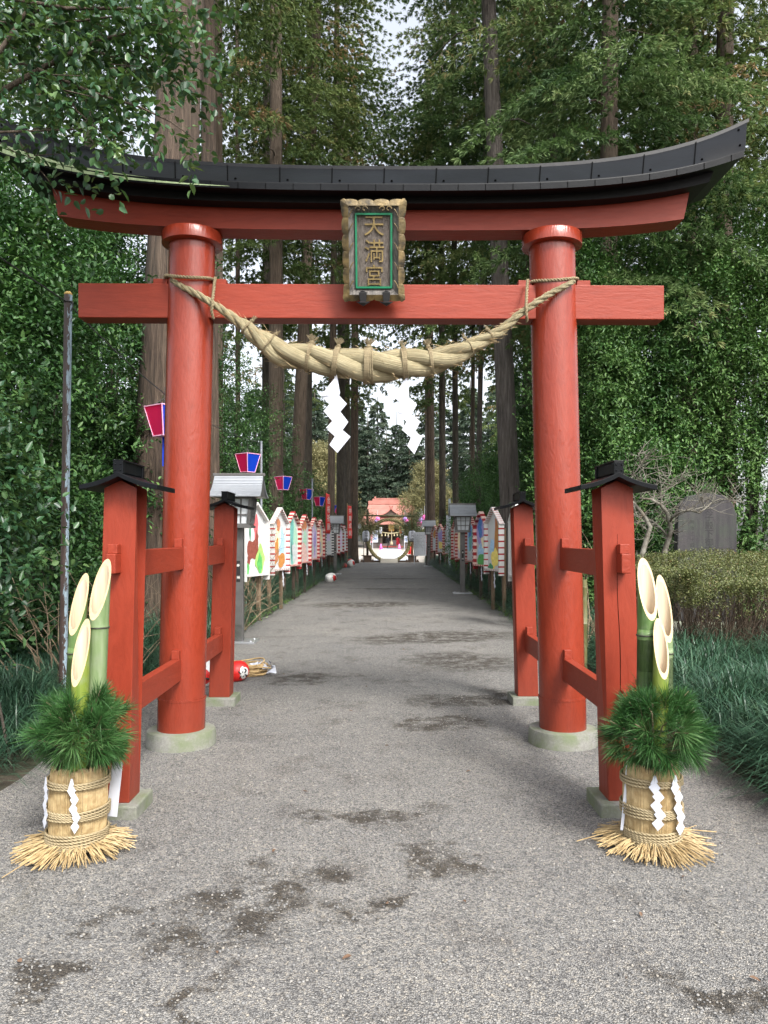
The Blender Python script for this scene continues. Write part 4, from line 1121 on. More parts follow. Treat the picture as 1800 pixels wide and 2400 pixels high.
px_tree('cedar_tree', 'cedar trunk half hidden behind the leaning brown cedar', 722, 726, 35, 18, 14, 'bark_dark', C_mid[2], 10, 27, limbs=10, seed=6)
px_tree('cedar_tree', 'dark cedar trunk left of the two side by side cedars before the straw ring', 798, 800, 40, 20, 13, 'bark_dark', C_mid[0], 9.0, 27, limbs=10, seed=7, crot=2)
px_tree('cedar_tree', 'dark thin cedar squeezed between two thicker trunks near the red banner', 815, 812, 47, 13, 9, 'bark_dark', C_mid[1], 9.5, 27, limbs=10, seed=8, crot=1)
px_tree('cedar_tree', 'smooth pale brown cedar trunk right behind the second red banner', 829, 836, 45, 19, 10, 'bark', C_mid[2], 9.5, 27, limbs=10, seed=9, crot=4)
px_tree('cedar_tree', 'thin dark cedar among bushes seen just over the tie beam beside the left column', 558, 556, 27, 12, 9, 'bark_brown', C_mid[0], 8, 24, limbs=12, seed=10, crot=3)
px_tree('cedar_tree', 'dark cedar behind the straight brown trunk and first lantern pole', 622, 624, 29, 18, 14, 'bark_dark', C_mid[2], 9, 26, limbs=10, seed=40, crot=5)
# right of the path
px_tree('cedar_tree', 'big leaning trunk with grey peeling bark beside the right column', 1200, 1146, 17, 48, 31, 'bark_grey', C_hin[0], 14.5, 28, limbs=8, seed=11, n=30, flute=.12, limb_z=.36, crot=.5, cscale=(.9, .9, 1))
px_tree('cedar_tree', 'slender smooth grey trunk between the path and the big leaning one', 1119, 1142, 28, 12.5, 9, 'bark_grey', C_hin[0], 13.5, 28, limbs=6, seed=12, limb_z=.5, crot=2.6, cscale=(1.25, 1.25, 1))
px_tree('cedar_tree', 'thin brown trunk close to the slender smooth grey one', 1107, 1112, 31, 9.5, 8, 'bark_brown', C_mid[2], 9, 25, limbs=10, seed=13, crot=1)
px_tree('cedar_tree', 'pale cedar trunk with green moss behind the aluminium lantern by the signboard', 1010, 1003, 42, 19, 11, 'bark', C_mid[0], 8.5, 27, limbs=12, seed=14, crot=2.4)
px_tree('cedar_tree', 'dark upright cedar beside the mossy pale trunk on the signboard side', 1037, 1033, 38, 15, 11, 'bark_dark', C_mid[1], 8.0, 27, limbs=12, seed=15, crot=3.3)
px_tree('cedar_tree', 'very thin pale trunk just before the mossy cedar near the signboard', 1000, 996, 46, 7, 5, 'bark_grey', C_mid[2], 9.5, 25, limbs=8, seed=16, crot=1.3)
px_tree('cypress_tree', 'cypress with drooping brown tipped boughs above the right end of the torii roof', 1420, 1430, 15.5, 44, 36, 'bark_brown', C_hin[0], 6.2, 21, limbs=14, seed=17, limb_z=.28, crot=2.0, cscale=(1.05, 1.05, 1))
px_tree('cypress_tree', 'olive green cypress at the frame edge beyond the stone monument', 1690, 1700, 17, 44, 36, 'bark_brown', C_hin[1], 6.5, 22, limbs=14, seed=18, limb_z=.28, crot=.4, cscale=(1.15, 1.15, 1))
px_tree('cypress_tree', 'dark cypress behind the drooping brown tipped one over the torii roof', 1290, 1296, 22, 30, 22, 'bark_dark', C_hin[1], 6.5, 23, limbs=14, seed=19, limb_z=.28, crot=3.4)
px_tree('cypress_tree', 'tall cypress between the leaning grey trunk and the right column top', 1235, 1240, 27, 24, 16, 'bark_dark', C_hin[0], 8, 24, limbs=14, seed=20, limb_z=.28, crot=5)
px_tree('cypress_tree', 'far cypress filling the gap behind the stone monument trees', 1560, 1560, 25, 26, 18, 'bark_dark', C_hin[0], 6, 24, limbs=14, seed=21, limb_z=.28, crot=1.1)
px_tree('cedar_tree', 'cedar whose boughs reach across the path high above the plaque', 775, 790, 33, 17, 12, 'bark_brown', C_near[1], 11.5, 28, limbs=12, seed=22, limb_z=.4, crot=2.2, cscale=(1.7, 1.7, 1))
px_tree('cedar_tree', 'cedar with light tipped boughs over the path near the signboard', 1068, 1062, 33, 14, 11, 'bark_dark', C_hin[1], 11.5, 28, limbs=12, seed=23, limb_z=.4, crot=4.2, cscale=(1.35, 1.35, 1.1))
# the woods behind, many alike: one built, then copied
BG = 'tall cedars deep in the woods behind the torii'
rng = random.Random(77)
protos = []
for i in range(3):
    t = cedar('woodland_cedar', 'tall cedar deep in the woods, one of many alike', -60 + i * 2, 60, .42, .10, 27, (rng.uniform(-.5, .5), 0), ['bark_dark', 'bark_brown', 'bark_dark'][i], C_mid[i], 10.5, BG, limbs=14, seed=50 + i, limb_z=.3, crot=i * 1.7)
    protos.append(t)
spots = []
def spot_ok(x, y, m):
    return all((x - a) ** 2 + (y - b) ** 2 > m * m for a, b in spots)
for y0, y1, cnt, xr, gapf in ((17, 33, 12, (-19, 18), lambda y: 5.2), (33, 55, 16, (-27, 24), lambda y: 4.8), (55, 90, 9, (-34, 32), lambda y: 9.0)):
    tries = 0; made = 0
    while made < cnt and tries < 3000:
        tries += 1; x = rng.uniform(*xr); y = rng.uniform(y0, y1)
        if abs(x) < gapf(y) or abs(x) > y * .62 + 2.5: continue
        if not spot_ok(x, y, 2.6): continue
        spots.append((x, y)); made += 1
for i, (x, y) in enumerate(spots):
    src = protos[i % 3]; t = src if i < 3 else dup(src)
    t.location = (x, y, 0); t.rotation_euler = (0, 0, rng.uniform(0, 6.28)); k = rng.uniform(.82, 1.12); t.scale = (k, k, k * rng.uniform(.9, 1.08))
# far conifers beyond the shrine
FG = 'hazy conifers beyond the shrine roof'
far0 = cedar('far_conifer', 'hazy dark conifer standing beyond the shrine roof', -8, 128, .5, .12, 24, (0, 0), 'bark_dark', C_far[0], 3.0, FG, limbs=6, seed=61, cscale=(1.25, 1.25, 1.05))
far1 = cedar('far_conifer', 'hazy dark conifer standing beyond the shrine roof', 4, 131, .5, .12, 24, (0, 0), 'bark_dark', C_far[1], 2.5, FG, limbs=6, seed=62, cscale=(1.4, 1.4, 1.0))
k = 0
for x, y, s in ((-5.5, 126, 1.05), (1.2, 134, .98), (-2.2, 138, 1.12), (-.6, 129, .82), (3.2, 127, .92), (-3.6, 124, .9), (6.3, 128, 1.1), (9.5, 133, 1.1), (-9.5, 130, 1.1), (-13, 127, 1.2), (13.5, 129, 1.15), (-17, 132, 1.2), (18, 130, 1.2), (-22, 126, 1.2), (23, 134, 1.2), (-28, 130, 1.25), (29, 128, 1.2), (-34, 126, 1.3), (35, 130, 1.3), (4.2, 140, .9), (-7.2, 142, 1.1), (-11, 112, 1.0), (11.5, 110, 1.0), (15.5, 100, 1.1), (-14.5, 101, 1.1), (-41, 128, 1.3), (42, 128, 1.3), (-47, 120, 1.3), (48, 120, 1.3)):
    t = (far0, far1)[k] if k < 2 else dup((far0, far1)[k % 2]); k += 1
    t.location = (x, y, 0); t.rotation_euler = (0, 0, k * 1.3); t.scale = (s, s, s)
# pale rounded tree beside the shrine roof
t = thing('rounded_tree', 'broad pale olive tree with layered rounded crown beside the shrine roof', 'tree', (4.9, 97, 0))
mesh_obj('trunk', trunk_mb(9, .28, .08, (.3, 0), seed=70, limbs=12, limb_z=.25, limb_len=2.6), 'bark_dark', t, True)
rg = np.random.default_rng(4); ells = []
for i in range(26):
    u = rg.random(); z = 2.6 + 7.8 * u; rr_ = 3.9 * (1 - u) ** .6 * rg.uniform(.4, 1); a = rg.uniform(0, 6.28); s = rg.uniform(.8, 1.5)
    ells.append((rr_ * math.cos(a), rr_ * math.sin(a), z, s * 1.25, s * 1.25, s * .65))
link_mesh('crown', bush_mesh('rounded_crown', ells, 5200, .20, .085, 'farpale', 6, 5, False, .5, .5), t)
t = thing('rounded_tree', 'pale olive shrub tree beyond the grass ring on the lantern side', 'tree', (-7.2, 78, 0))
mesh_obj('trunk', trunk_mb(7, .22, .08, (.3, 0), seed=71, limbs=10, limb_z=.25, limb_len=2.0), 'bark_dark', t, True)
link_mesh('crown', bush_mesh('rounded_crown', ells[:20], 4000, .20, .085, 'farpale', 6, 8, False, .5, .5), t)
t['label'] = 'pale olive tree behind the red banners on the far side of the grass ring'

# ------------------------------------------------------------------ broadleaf evergreens
def bush(label, ells, ntw, L, W, m, seed, stems, k=7, name='evergreen_shrub', inner=.55, up=.35, amp=.2, group=None, tshift=0, f=3.0, sr=1.0):
    ells = np.array(ells, float); c = ells[:, :2].mean(0)
    t = thing(name, label, 'shrub', (float(c[0]), float(c[1]), 0), 0, group); e = ells.copy(); e[:, 0] -= c[0]; e[:, 1] -= c[1]
    mb = MB(); rg = random.Random(seed)
    for i in range(stems):
        q = e[rg.randrange(len(e))]; base = Vector((q[0] * .6 + rg.uniform(-.3, .3), q[1] * .6 + rg.uniform(-.3, .3), -.05)); tip = Vector((q[0] + rg.uniform(-.5, .5) * q[3], q[1] + rg.uniform(-.5, .5) * q[4], max(.3, q[2] + rg.uniform(0, .8) * q[5])))
        mid = base.lerp(tip, .5) + Vector((rg.uniform(-.15, .15), rg.uniform(-.15, .15), .1)); mb.tube([base, mid, tip], [.035 * sr, .022 * sr, .006], 6, False)
    mesh_obj('stem', mb, 'bark_dark', t, True)
    link_mesh('foliage', bush_mesh('shrub_leaves', e, ntw, L, W, m, k, seed, True, .03, inner, up, amp, f, tshift), t)
    return t
# tall dark mass on the side of the brown pole
bush('tall dark camellia mass behind the brown peeling pole, rising to the roof tip', [(-4.6, 8.3, 1.3, 1.1, 1.2, 1.5), (-5.4, 8.6, 3.4, 1.4, 1.3, 1.6), (-4.3, 9.0, 3.1, .85, 1.0, 1.3), (-5.6, 8.8, 5.2, 1.3, 1.2, 1.0), (-5.0, 9.6, 4.6, 1.2, .9, 1.3), (-4.15, 9.4, 1.2, .75, .9, 1.3), (-4.0, 9.6, 4.6, .55, .9, .8)], 10500, .085, .037, 'camellia', 101, 26, amp=.36)
bush('dark glossy evergreen between the massive cedar and the tall camellia mass', [(-4.0, 11.6, 1.6, .9, 1.0, 1.7), (-4.6, 12.2, 3.9, 1.1, 1.1, 1.6), (-3.9, 12.6, 5.9, .8, 1.0, 1.0)], 5600, .085, .037, 'camellia', 102, 14, amp=.25)
bush('leafy evergreen bush at the picture edge beside the brown pole, sprays reaching out', [(-2.72, 4.95, 1.65, .34, .5, .50), (-2.95, 5.0, 2.0, .4, .5, .55), (-2.66, 5.0, 1.25, .28, .45, .34)], 640, .07, .036, 'branchleaf', 103, 7, k=9, amp=.3, inner=.3, up=.6, sr=.3)
bush('dark evergreen thicket behind the first picture boards with blue and pink lanterns above', [(-4.6, 18.5, 2.0, 1.3, 1.4, 2.2), (-5.6, 18, 4.6, 1.5, 1.4, 2.0), (-4.3, 20.5, 3.8, 1.1, 1.2, 2.3), (-6.8, 17.5, 3.2, 1.2, 1.2, 2.8)], 9500, .075, .034, 'camellia', 104, 20, amp=.26)
bush('lighter green evergreen thicket behind the striped boards further along', [(-4.4, 27.5, 2.2, 1.2, 1.6, 2.2), (-5.2, 28, 4.8, 1.4, 1.4, 1.8), (-4.2, 33, 2.2, 1.0, 2.0, 2.0)], 5000, .10, .05, 'brightleaf', 105, 16)
bush('bushy evergreens at the foot of the trunks near the far banners', [(-4.1, 40, 1.4, 1.2, 2.4, 1.5), (-5.2, 41, 3.0, 1.5, 2.4, 1.8)], 2600, .12, .06, 'camellia', 106, 10)
bush('dark evergreen wall deep behind the brown pole and the camellia mass', [(-8.0, 14.5, 2.5, 2.0, 1.4, 2.7), (-9.0, 14.5, 5.8, 2.4, 1.5, 2.2), (-6.4, 15, 4.6, 1.5, 1.2, 2.4), (-7.2, 15.5, 7.6, 1.8, 1.3, 1.6)], 6500, .11, .05, 'camellia', 107, 16, amp=.26)
# the other side
bush('big glossy evergreen with sunlit top behind the stone monument', [(6.6, 14.6, 2.6, 1.5, 1.3, 2.4), (6.2, 14.8, 5.0, 1.5, 1.3, 2.0), (5.1, 14.9, 3.4, 1.2, 1.2, 2.0), (7.4, 15, 6.0, 1.0, 1.1, 1.2), (4.7, 15.2, 5.3, .9, 1.0, 1.5)], 13500, .085, .037, 'camellia', 111, 26, amp=.36, tshift=.34)
bush('dense evergreen between the right column and the stone monument', [(3.7, 14.4, 1.7, .9, 1.1, 2.0), (3.9, 14.8, 4.3, .9, 1.1, 2.0), (4.7, 13.9, 1.5, 1.0, 1.0, 1.6), (3.6, 15.2, 6.2, .6, .9, 1.0)], 9000, .083, .036, 'camellia', 112, 20, amp=.36, tshift=.22)
bush('pale small leaved bush right of the stone monument', [(6.05, 11.3, 1.2, .42, .6, .95), (6.5, 11.4, 1.0, .5, .7, .9)], 1500, .045, .020, 'brightleaf', 113, 12, amp=.3, tshift=.15)
bush('vivid green evergreen behind the aluminium lantern on the monument side', [(3.6, 25, 2.0, 1.2, 1.4, 2.1), (4.6, 25.5, 3.6, 1.3, 1.4, 1.9), (3.3, 29, 1.6, .9, 1.5, 1.6)], 8500, .078, .036, 'brightleaf', 114, 16, amp=.28)
bush('dark evergreen beside the big leaning grey trunk', [(4.3, 20, 2.3, 1.2, 1.2, 2.4), (4.1, 20.6, 5.0, 1.0, 1.1, 1.6)], 6500, .074, .034, 'camellia', 115, 14, tshift=.1)
bush('low leafy shrubs behind the far striped boards', [(3.6, 37, 1.3, 1.0, 2.2, 1.4), (4.5, 38, 2.6, 1.2, 2.0, 1.6)], 2400, .11, .055, 'camellia', 116, 10)
# branches hanging in front of the roof end
t = thing('overhanging_evergreen', 'evergreen boughs with glossy leaves hanging over the end of the torii roof', 'tree', (-3.4, 4.6, 0))
mb = MB()
tr = Vector((-3.4, 4.7, 0)); mb.tube([tr + Vector((0, 0, -.1)), tr + Vector((.05, 0, 2.2)), tr + Vector((.15, -.05, 4.4)), tr + Vector((.2, -.05, 6.5))], [.13, .11, .08, .04], 12)
limbs_px = [[(-420, 420), (0, 217), (108, 155), (200, 108), (260, 87), (347, 68)], [(347, 68), (434, 136), (488, 179)], [(92, 163), (217, 217), (325, 250), (400, 285), (455, 325)], [(-380, 430), (0, 310), (152, 304), (240, 300)], [(33, 315), (70, 369), (114, 423), (136, 461)], [(-300, 300), (0, 120), (60, 30), (80, -60)], [(-300, 200), (0, 60), (90, 25), (180, -20)],
            [(200, 108), (300, 150), (390, 175), (450, 200)], [(140, 190), (180, 260), (250, 320), (290, 370)], [(325, 20), (330, 70), (325, -60)], [(-200, 150), (60, 150), (150, 215), (210, 240)], [(-200, -40), (160, 20), (330, 20), (450, 30)], [(-200, 40), (100, 60), (260, 40), (420, 95)]]
twb, twt = [], []
for i, L_ in enumerate(limbs_px):
    dd = 4.55 + .12 * math.sin(i * 2.1); pts = [P(x, y, dd + .05 * math.sin(j + i)) for j, (x, y) in enumerate(L_)]
    r0 = [.022, .007, .010, .010, .006, .02, .016, .007, .007, .006, .010, .014, .012][i]
    mb.tube(pts, [r0 * (1 - .75 * j / (len(pts) - 1)) for j in range(len(pts))], 7, False)
    for j in range(len(pts) - 1):
        seg = pts[j + 1] - pts[j]; m = max(2, int(seg.length / .032))
        if pts[j].x < -2.5: m = m // 3
        for q in range(m):
            p = pts[j] + seg * ((q + RNG.random()) / m); out = Vector(rand_dirs(1)[0]) * .8 + seg.normalized() * .8 + Vector((0, 0, -.15)); twb.append(list(p + out * .04)); twt.append(list(out))
for q in range(620):     # the denser corner
    x = RNG.uniform(-60, 470); y = RNG.uniform(-60, 320)
    if y > 330 - .45 * x + 40 * math.sin(x * .03) or RNG.random() < max(0, x / 520) ** 1.3: continue
    p = P(x, y, RNG.uniform(4.3, 6.0)); o = rand_dirs(1)[0] * .7 + np.array([.35, -.1, -.3]); twb.append(list(p)); twt.append(list(o))
for q in range(70):
    s = Vector(twb[RNG.integers(0, len(twb))]); mb.tube([s, s + Vector((RNG.uniform(.05, .25), RNG.uniform(-.1, .1), RNG.uniform(-.12, .1)))], [.004, .002], 4, False)
mesh_obj('bough', mb, 'bark_brown', t, True, 0, True)
V, Fc, tn = twig_leaves(np.array(twb), np.array(twt), 8, .066, .036, spread=.8, jitter=.3)
link_mesh('foliage', np_mesh('bough_leaves', V, Fc, 'branchleaf', tn), t, True)

# ------------------------------------------------------------------ clipped hedge
t = thing('clipped_hedge', 'clipped azalea hedge with olive leafy top over bare brown twigs', 'hedge', (5.3, 9.3, 0))
def hedge_top(x, y):     # rounded top surface (local)
    u = (y + 1.25) / 2.5
    return .98 + .30 * math.sin(min(1, max(0, u)) * 1.45) - .25 * max(0, (-1.9 - x + .5)) ** 2
xs0, xs1 = -2.05, 3.4
n = 21000; x = RNG.uniform(xs0, xs1, n); y = -1.28 + 2.6 * RNG.random(n) ** 1.5; dep = RNG.random(n) ** 2.0 * .16
z = np.array([hedge_top(a, b) for a, b in zip(x, y)]) - dep + .03 * np.sin(x * 5) * np.sin(y * 7)
fr = RNG.random(n) < .10; y[fr] = -1.25 + RNG.normal(0, .07, fr.sum()); z[fr] = .99 - RNG.random(fr.sum()) ** 2.3 * .36
en = RNG.random(n) < .10; x[en] = xs0 + RNG.normal(0, .06, en.sum()) - .1; z[en] = 1.1 - RNG.random(en.sum()) ** 2 * .35
B = np.stack([x, y, z], 1); T = np.array([0, -.15, 1.0]) + rand_dirs(n) * .7
V, Fc, tn = twig_leaves(B, T, 5, .026, .013, spread=.9, jitter=.3)
link_mesh('foliage', np_mesh('hedge_leaves', V, Fc, 'hedge_leaf', tn), t)
mb = MB(); rg = random.Random(8)
for i in range(1800):
    bx = rg.uniform(xs0, xs1); by = -1.15 + 2.1 * rg.random() ** 1.6; b0 = Vector((bx, by, rg.uniform(0, .25))); e = Vector((bx + rg.uniform(-.35, .35), by + rg.uniform(-.25, .1), rg.uniform(.65, 1.05)))
    mid = b0.lerp(e, .5) + Vector((rg.uniform(-.12, .12), rg.uniform(-.08, .08), rg.uniform(-.1, .05))); r = rg.uniform(.003, .008); mb.tube([b0, mid, e], [r, r * .7, r * .35], 4, False)
mesh_obj('twig', mb, 'hedge_twig', t)
# ------------------------------------------------------------------ lily turf along both verges
def turf(name, label, areas, per, seed):
    """areas: (x, y, rx, ry, h) tussocks of arching blades"""
    rg = np.random.default_rng(seed); Bs, Ds, Ls = [], [], []
    for (x, y, rx, ry, h, ln) in areas:
        n = int(per * rx * ry * 40)
        a = rg.uniform(0, 6.28, n); r = np.sqrt(rg.random(n)); dx, dy = r * np.cos(a), r * np.sin(a)
        z = h * np.sqrt(np.clip(1 - r * r, 0, 1)) * rg.uniform(.55, 1, n)
        Bs.append(np.stack([x + dx * rx, y + dy * ry, z], 1)); out = np.stack([dx / max(rx, .1), dy / max(ry, .1), .55 + 0 * dx], 1); Ds.append(nrm(out * .25 + np.stack([dx, dy, .9 + 0 * dx], 1) + rg.normal(size=(n, 3)) * .55)); Ls.append(ln * rg.uniform(.6, 1.2, n))
    B = np.concatenate(Bs); D = np.concatenate(Ds); L = np.concatenate(Ls)[:, None]; n = len(B)
    D[:, 2] = np.abs(D[:, 2]) * .8 + .12; D = nrm(D); hor = D.copy(); hor[:, 2] = 0; hor = nrm(hor); S = np.stack([-hor[:, 1], hor[:, 0], 0 * hor[:, 0]], 1)
    w = rg.uniform(.0022, .0034, (n, 1)) * (1 + L * .8)
    p = [B, B + D * L * .40, B + D * L * .72 + hor * L * .08 - np.array([0, 0, 1]) * L * .07, B + D * L * .85 + hor * L * .30 - np.array([0, 0, 1]) * L * .32]
    V = np.stack([p[0] - S * w, p[0] + S * w, p[1] - S * w, p[1] + S * w, p[2] - S * w * .8, p[2] + S * w * .8, p[3]], 1).reshape(-1, 3)
    V[:, 2] = np.maximum(V[:, 2], .003)
    i = np.arange(n)[:, None] * 7
    Fq = np.concatenate([i + np.array([[0, 1, 3, 2]]), i + np.array([[2, 3, 5, 4]]), i + np.array([[4, 5, 6, 6]])], 1).reshape(-1, 4)
    Fq[2::3, 3] = Fq[2::3, 0]
    tri = Fq[2::3][:, :3]; quad = Fq[np.arange(len(Fq)) % 3 != 2]
    # tips as thin quads so that one face size is enough
    V2 = V; Ft = np.concatenate([quad[:, [0, 1, 2]], quad[:, [0, 2, 3]], tri])
    tn = np.clip(rg.normal(.45, .2, n), 0, 1); tq = np.repeat(tn, 2)
    o = link_mesh(name, np_mesh(name, V2, Ft, 'mondo', np.concatenate([tq, tq, tn])))
    return tag(o, label, 'grass', None, 'stuff')
rg = random.Random(31); A = []
for i in range(34):       # near mounds on the hedge side
    y = 3.9 + 5.4 * rg.random(); x = 2.72 + rg.random() * (1.0 + .35 * (y - 4)); A.append((x, y, rg.uniform(.40, .62), rg.uniform(.40, .62), rg.uniform(.28, .46), .38))
for i in range(9): A.append((2.52 + .14 * rg.random(), 3.95 + i * .62, .40, .40, rg.uniform(.30, .42), .36))
turf('lily_turf', 'dark lily turf mounds spilling onto the gravel by the hedge', A, 62, 1)
A = []
for i in range(46):
    y = 4.6 + 4.6 * rg.random(); x = -2.72 - rg.random() * 1.5; A.append((x, y, rg.uniform(.26, .4), rg.uniform(.26, .4), rg.uniform(.12, .3), .34))
for i in range(8): A.append((-2.58 - .07 * rg.random(), 4.7 + i * .5, .22, .28, .14, .32))
turf('lily_turf', 'dark lily turf around the brown peeling pole', A, 95, 2)
A = []
y = 9.2
while y < 46:
    for s in range(2): A.append((-2.62 - .34 * s - .15 * rg.random(), y + rg.random() * .3, .30 + .004 * y, .34 + .006 * y, rg.uniform(.24, .40), .38))
    y += .42 + .016 * y
turf('lily_turf', 'dark lily turf verge along the feet of the picture boards on the banner side', A, 52, 3)
A = []; y = 8.9
while y < 46:
    for s in range(2): A.append((2.50 + .34 * s + .15 * rg.random(), y + rg.random() * .3, .30 + .004 * y, .34 + .006 * y, rg.uniform(.24, .40), .38))
    y += .42 + .016 * y
turf('lily_turf', 'dark lily turf verge along the feet of the picture boards on the signboard side', A, 52, 4)
# pale weeds at the gravel's edge, fallen leaves
n = 900; y = RNG.uniform(9, 40, n); sd = RNG.random(n) < .5; x = np.where(sd, -2.34 - RNG.random(n) * .12, 2.2 + RNG.random(n) * .12)
V, Fc, tn = twig_leaves(np.stack([x, y, np.full(n, .006)], 1), np.array([0, 0, .6]) + rand_dirs(n) * .7, 4, .05, .022)
V[:, 2] = np.maximum(V[:, 2], .004)
tag(link_mesh('weed_fringe', np_mesh('weed_fringe', V, Fc, 'weed', tn)), 'low pale weeds at the edge of the gravel', 'weeds', None, 'stuff')
n = 60; y = 2.4 + 14 * RNG.random(n) ** 1.4; x = RNG.uniform(-2.2, 2.1, n); Dd = rand_dirs(n); Dd[:, 2] *= .12
V, Fc = leaf_geo(np.stack([x, y, np.full(n, .010)], 1), Dd, np.array([0, 0, 1.0]) + RNG.normal(size=(n, 3)) * .25, RNG.uniform(.02, .045, n), RNG.uniform(.010, .02, n), .2, .1)
V[:, 2] = np.maximum(V[:, 2], .004)
tag(link_mesh('fallen_leaves', np_mesh('fallen_leaves', V, Fc, 'dry_leaf', np.repeat(RNG.random(n), 2))), 'brown leaves scattered over the gravel', 'leaves', None, 'stuff')
n = 5200; y = RNG.uniform(4.5, 16, n); sd = RNG.random(n) < .5; x = np.where(sd, -2.45 - RNG.random(n) * 4, 2.35 + RNG.random(n) * 4.5); Dd = rand_dirs(n); Dd[:, 2] *= .3
V, Fc = leaf_geo(np.stack([x, y, np.full(n, .012)], 1), Dd, np.array([0, 0, 1.0]) + RNG.normal(size=(n, 3)) * .4, RNG.uniform(.04, .08, n), RNG.uniform(.02, .035, n), .2, .1)
tag(link_mesh('leaf_litter', np_mesh('leaf_litter', V, Fc, 'dry_leaf', np.repeat(RNG.random(n), 2))), 'brown leaf litter under the shrubs', 'leaves', None, 'stuff')
# ================================================================== metal garden lanterns
def garden_lantern(label, x, y, grp='metal garden lanterns along the path'):
    t = thing('garden_lantern', label, 'lantern', (x, y, 0), 0, grp)
    mb = MB(); mb.box((0, 0, .015), (.50, .40, .03))
    for a in (-1, 1):
        for b in (-1, 1): mb.lathe([(.018, .03), (.018, .042), (0, .043)], 8, (a * .19, b * .15))
    mesh_obj('base_plate', mb, 'alu', t, False, .003)
    mb = MB(); mb.box((0, 0, .85), (.125, .125, 1.64)); p = mesh_obj('post', mb, 'lantern_grey', t, False, .006)
    mb = MB(); mb.box((0, -.0645, 1.02), (.055, .004, .30)); lb = mesh_obj('label_plate', mb, 'label_black', p)
    X = face_dir((0, -.0668, 1.02), (1, 0, 0), (0, 0, 1)); mb = MB()
    for ch, w in (('奉', .085), ('納', -.085)): letter(mb, ch, 0, w, .045, X)
    mesh_obj('lettering', mb, 'white_text', p)
    # lamp box tapering downwards
    mb = MB(); w1, w0, z0, z1 = .20, .165, 1.70, 2.06
    mb.box((0, 0, 1.655), (.40, .40, .035)); mb.box((0, 0, 1.685), (.36, .36, .03)); mb.box((0, 0, 2.06), (.42, .42, .03))
    for a in (-1, 1):
        for b in (-1, 1): mb.obox((a * w0, b * w0, z0), (a * w1, b * w1, z1), .045, .045, 0, Vector((0, 1, 0)))
    for ax in (0, 1):
        for b in (-1, 1):
            for q in (-.33, .33):
                lo = [q * w0, b * w0]; hi = [q * w1, b * w1]
                if ax: lo.reverse(); hi.reverse()
                mb.obox((lo[0], lo[1], z0), (hi[0], hi[1], z1), .016, .016, 0, Vector((0, 1, 0)))
            for q in (.35, .68):
                w = w0 + (w1 - w0) * q; z = z0 + (z1 - z0) * q; A, B = [-w, b * w], [w, b * w]
                if ax: A.reverse(); B.reverse()
                mb.obox((A[0], A[1], z), (B[0], B[1], z), .014, .014)
    lamp = mesh_obj('lamp_box', mb, 'lantern_grey', t, False)
    for ax in (0, 1):
        for b in (-1, 1):
            mb = MB(); pts = []
            for (q, w, z) in ((-1, w0, z0), (1, w0, z0), (1, w1, z1), (-1, w1, z1)):
                c = [q * (w - .02), b * (w - .012)]
                if ax: c.reverse()
                pts.append((c[0], c[1], z))
            mb.add(pts, [(0, 1, 2, 3)]); o = mesh_obj('lamp_pane', mb, 'lantern_pane', lamp); md = o.modifiers.new('t', 'SOLIDIFY'); md.thickness = .006
    # curved gable roof, ridge across the path
    mb = MB(); n = 10
    for q in (-1, 1):
        vs = []
        for i in range(n + 1):
            u = i / n; yy = q * (.02 + .33 * u); z = 2.395 - .30 * u - .05 * math.sin(math.pi * u); hw = .345 + .018 * u
            vs += [(-hw, yy, z), (hw, yy, z), (hw, yy, z - .022), (-hw, yy, z - .022)]
        fs = [(i * 4 + j, (i + 1) * 4 + j, (i + 1) * 4 + (j + 1) % 4, i * 4 + (j + 1) % 4) for i in range(n) for j in range(4)] + [(n * 4, n * 4 + 3, n * 4 + 2, n * 4 + 1)]
        if q > 0: fs = [tuple(reversed(f)) for f in fs]
        mb.add(vs, fs)
        for i in range(1, 10):
            u = i / 10; z = 2.395 - .30 * u - .05 * math.sin(math.pi * u); hw = .345 + .018 * u; mb.box((0, q * (.02 + .33 * u), z + .003), (2 * hw, .008, .008))
    rf = mesh_obj('roof', mb, 'lantern_roof', t)
    mb = MB(); mb.box((0, 0, 2.40), (.74, .07, .04)); mesh_obj('ridge_bar', mb, 'lantern_grey', rf, False, .004)
    mb = MB()
    for q in (-1, 1):
        mb.add([(q * .33, -.27, 2.10), (q * .33, .27, 2.10), (q * .33, .02, 2.36), (q * .33, -.02, 2.36)], [(0, 1, 2, 3)])
    mb.box((0, 0, 2.085), (.68, .56, .02)); mesh_obj('gable_board', mb, 'lantern_grey', rf)
    return t
l0 = garden_lantern('metal lantern right behind the rear torii post, by the white picture board', -2.16, 11.0)
for lab, x, y in (('metal lantern standing beside the vivid green evergreen, striped boards on both sides', 1.945, 20.6), ('metal lantern between the two red banners and the striped boards', -2.25, 31.5),
                  ('metal lantern behind the grey explanatory signboard', 2.02, 40.0), ('farthest metal lantern, beside the grass ring on the banner side', -2.19, 49.5)):
    t = dup(l0); t.location = (x, y, 0); t['label'] = lab

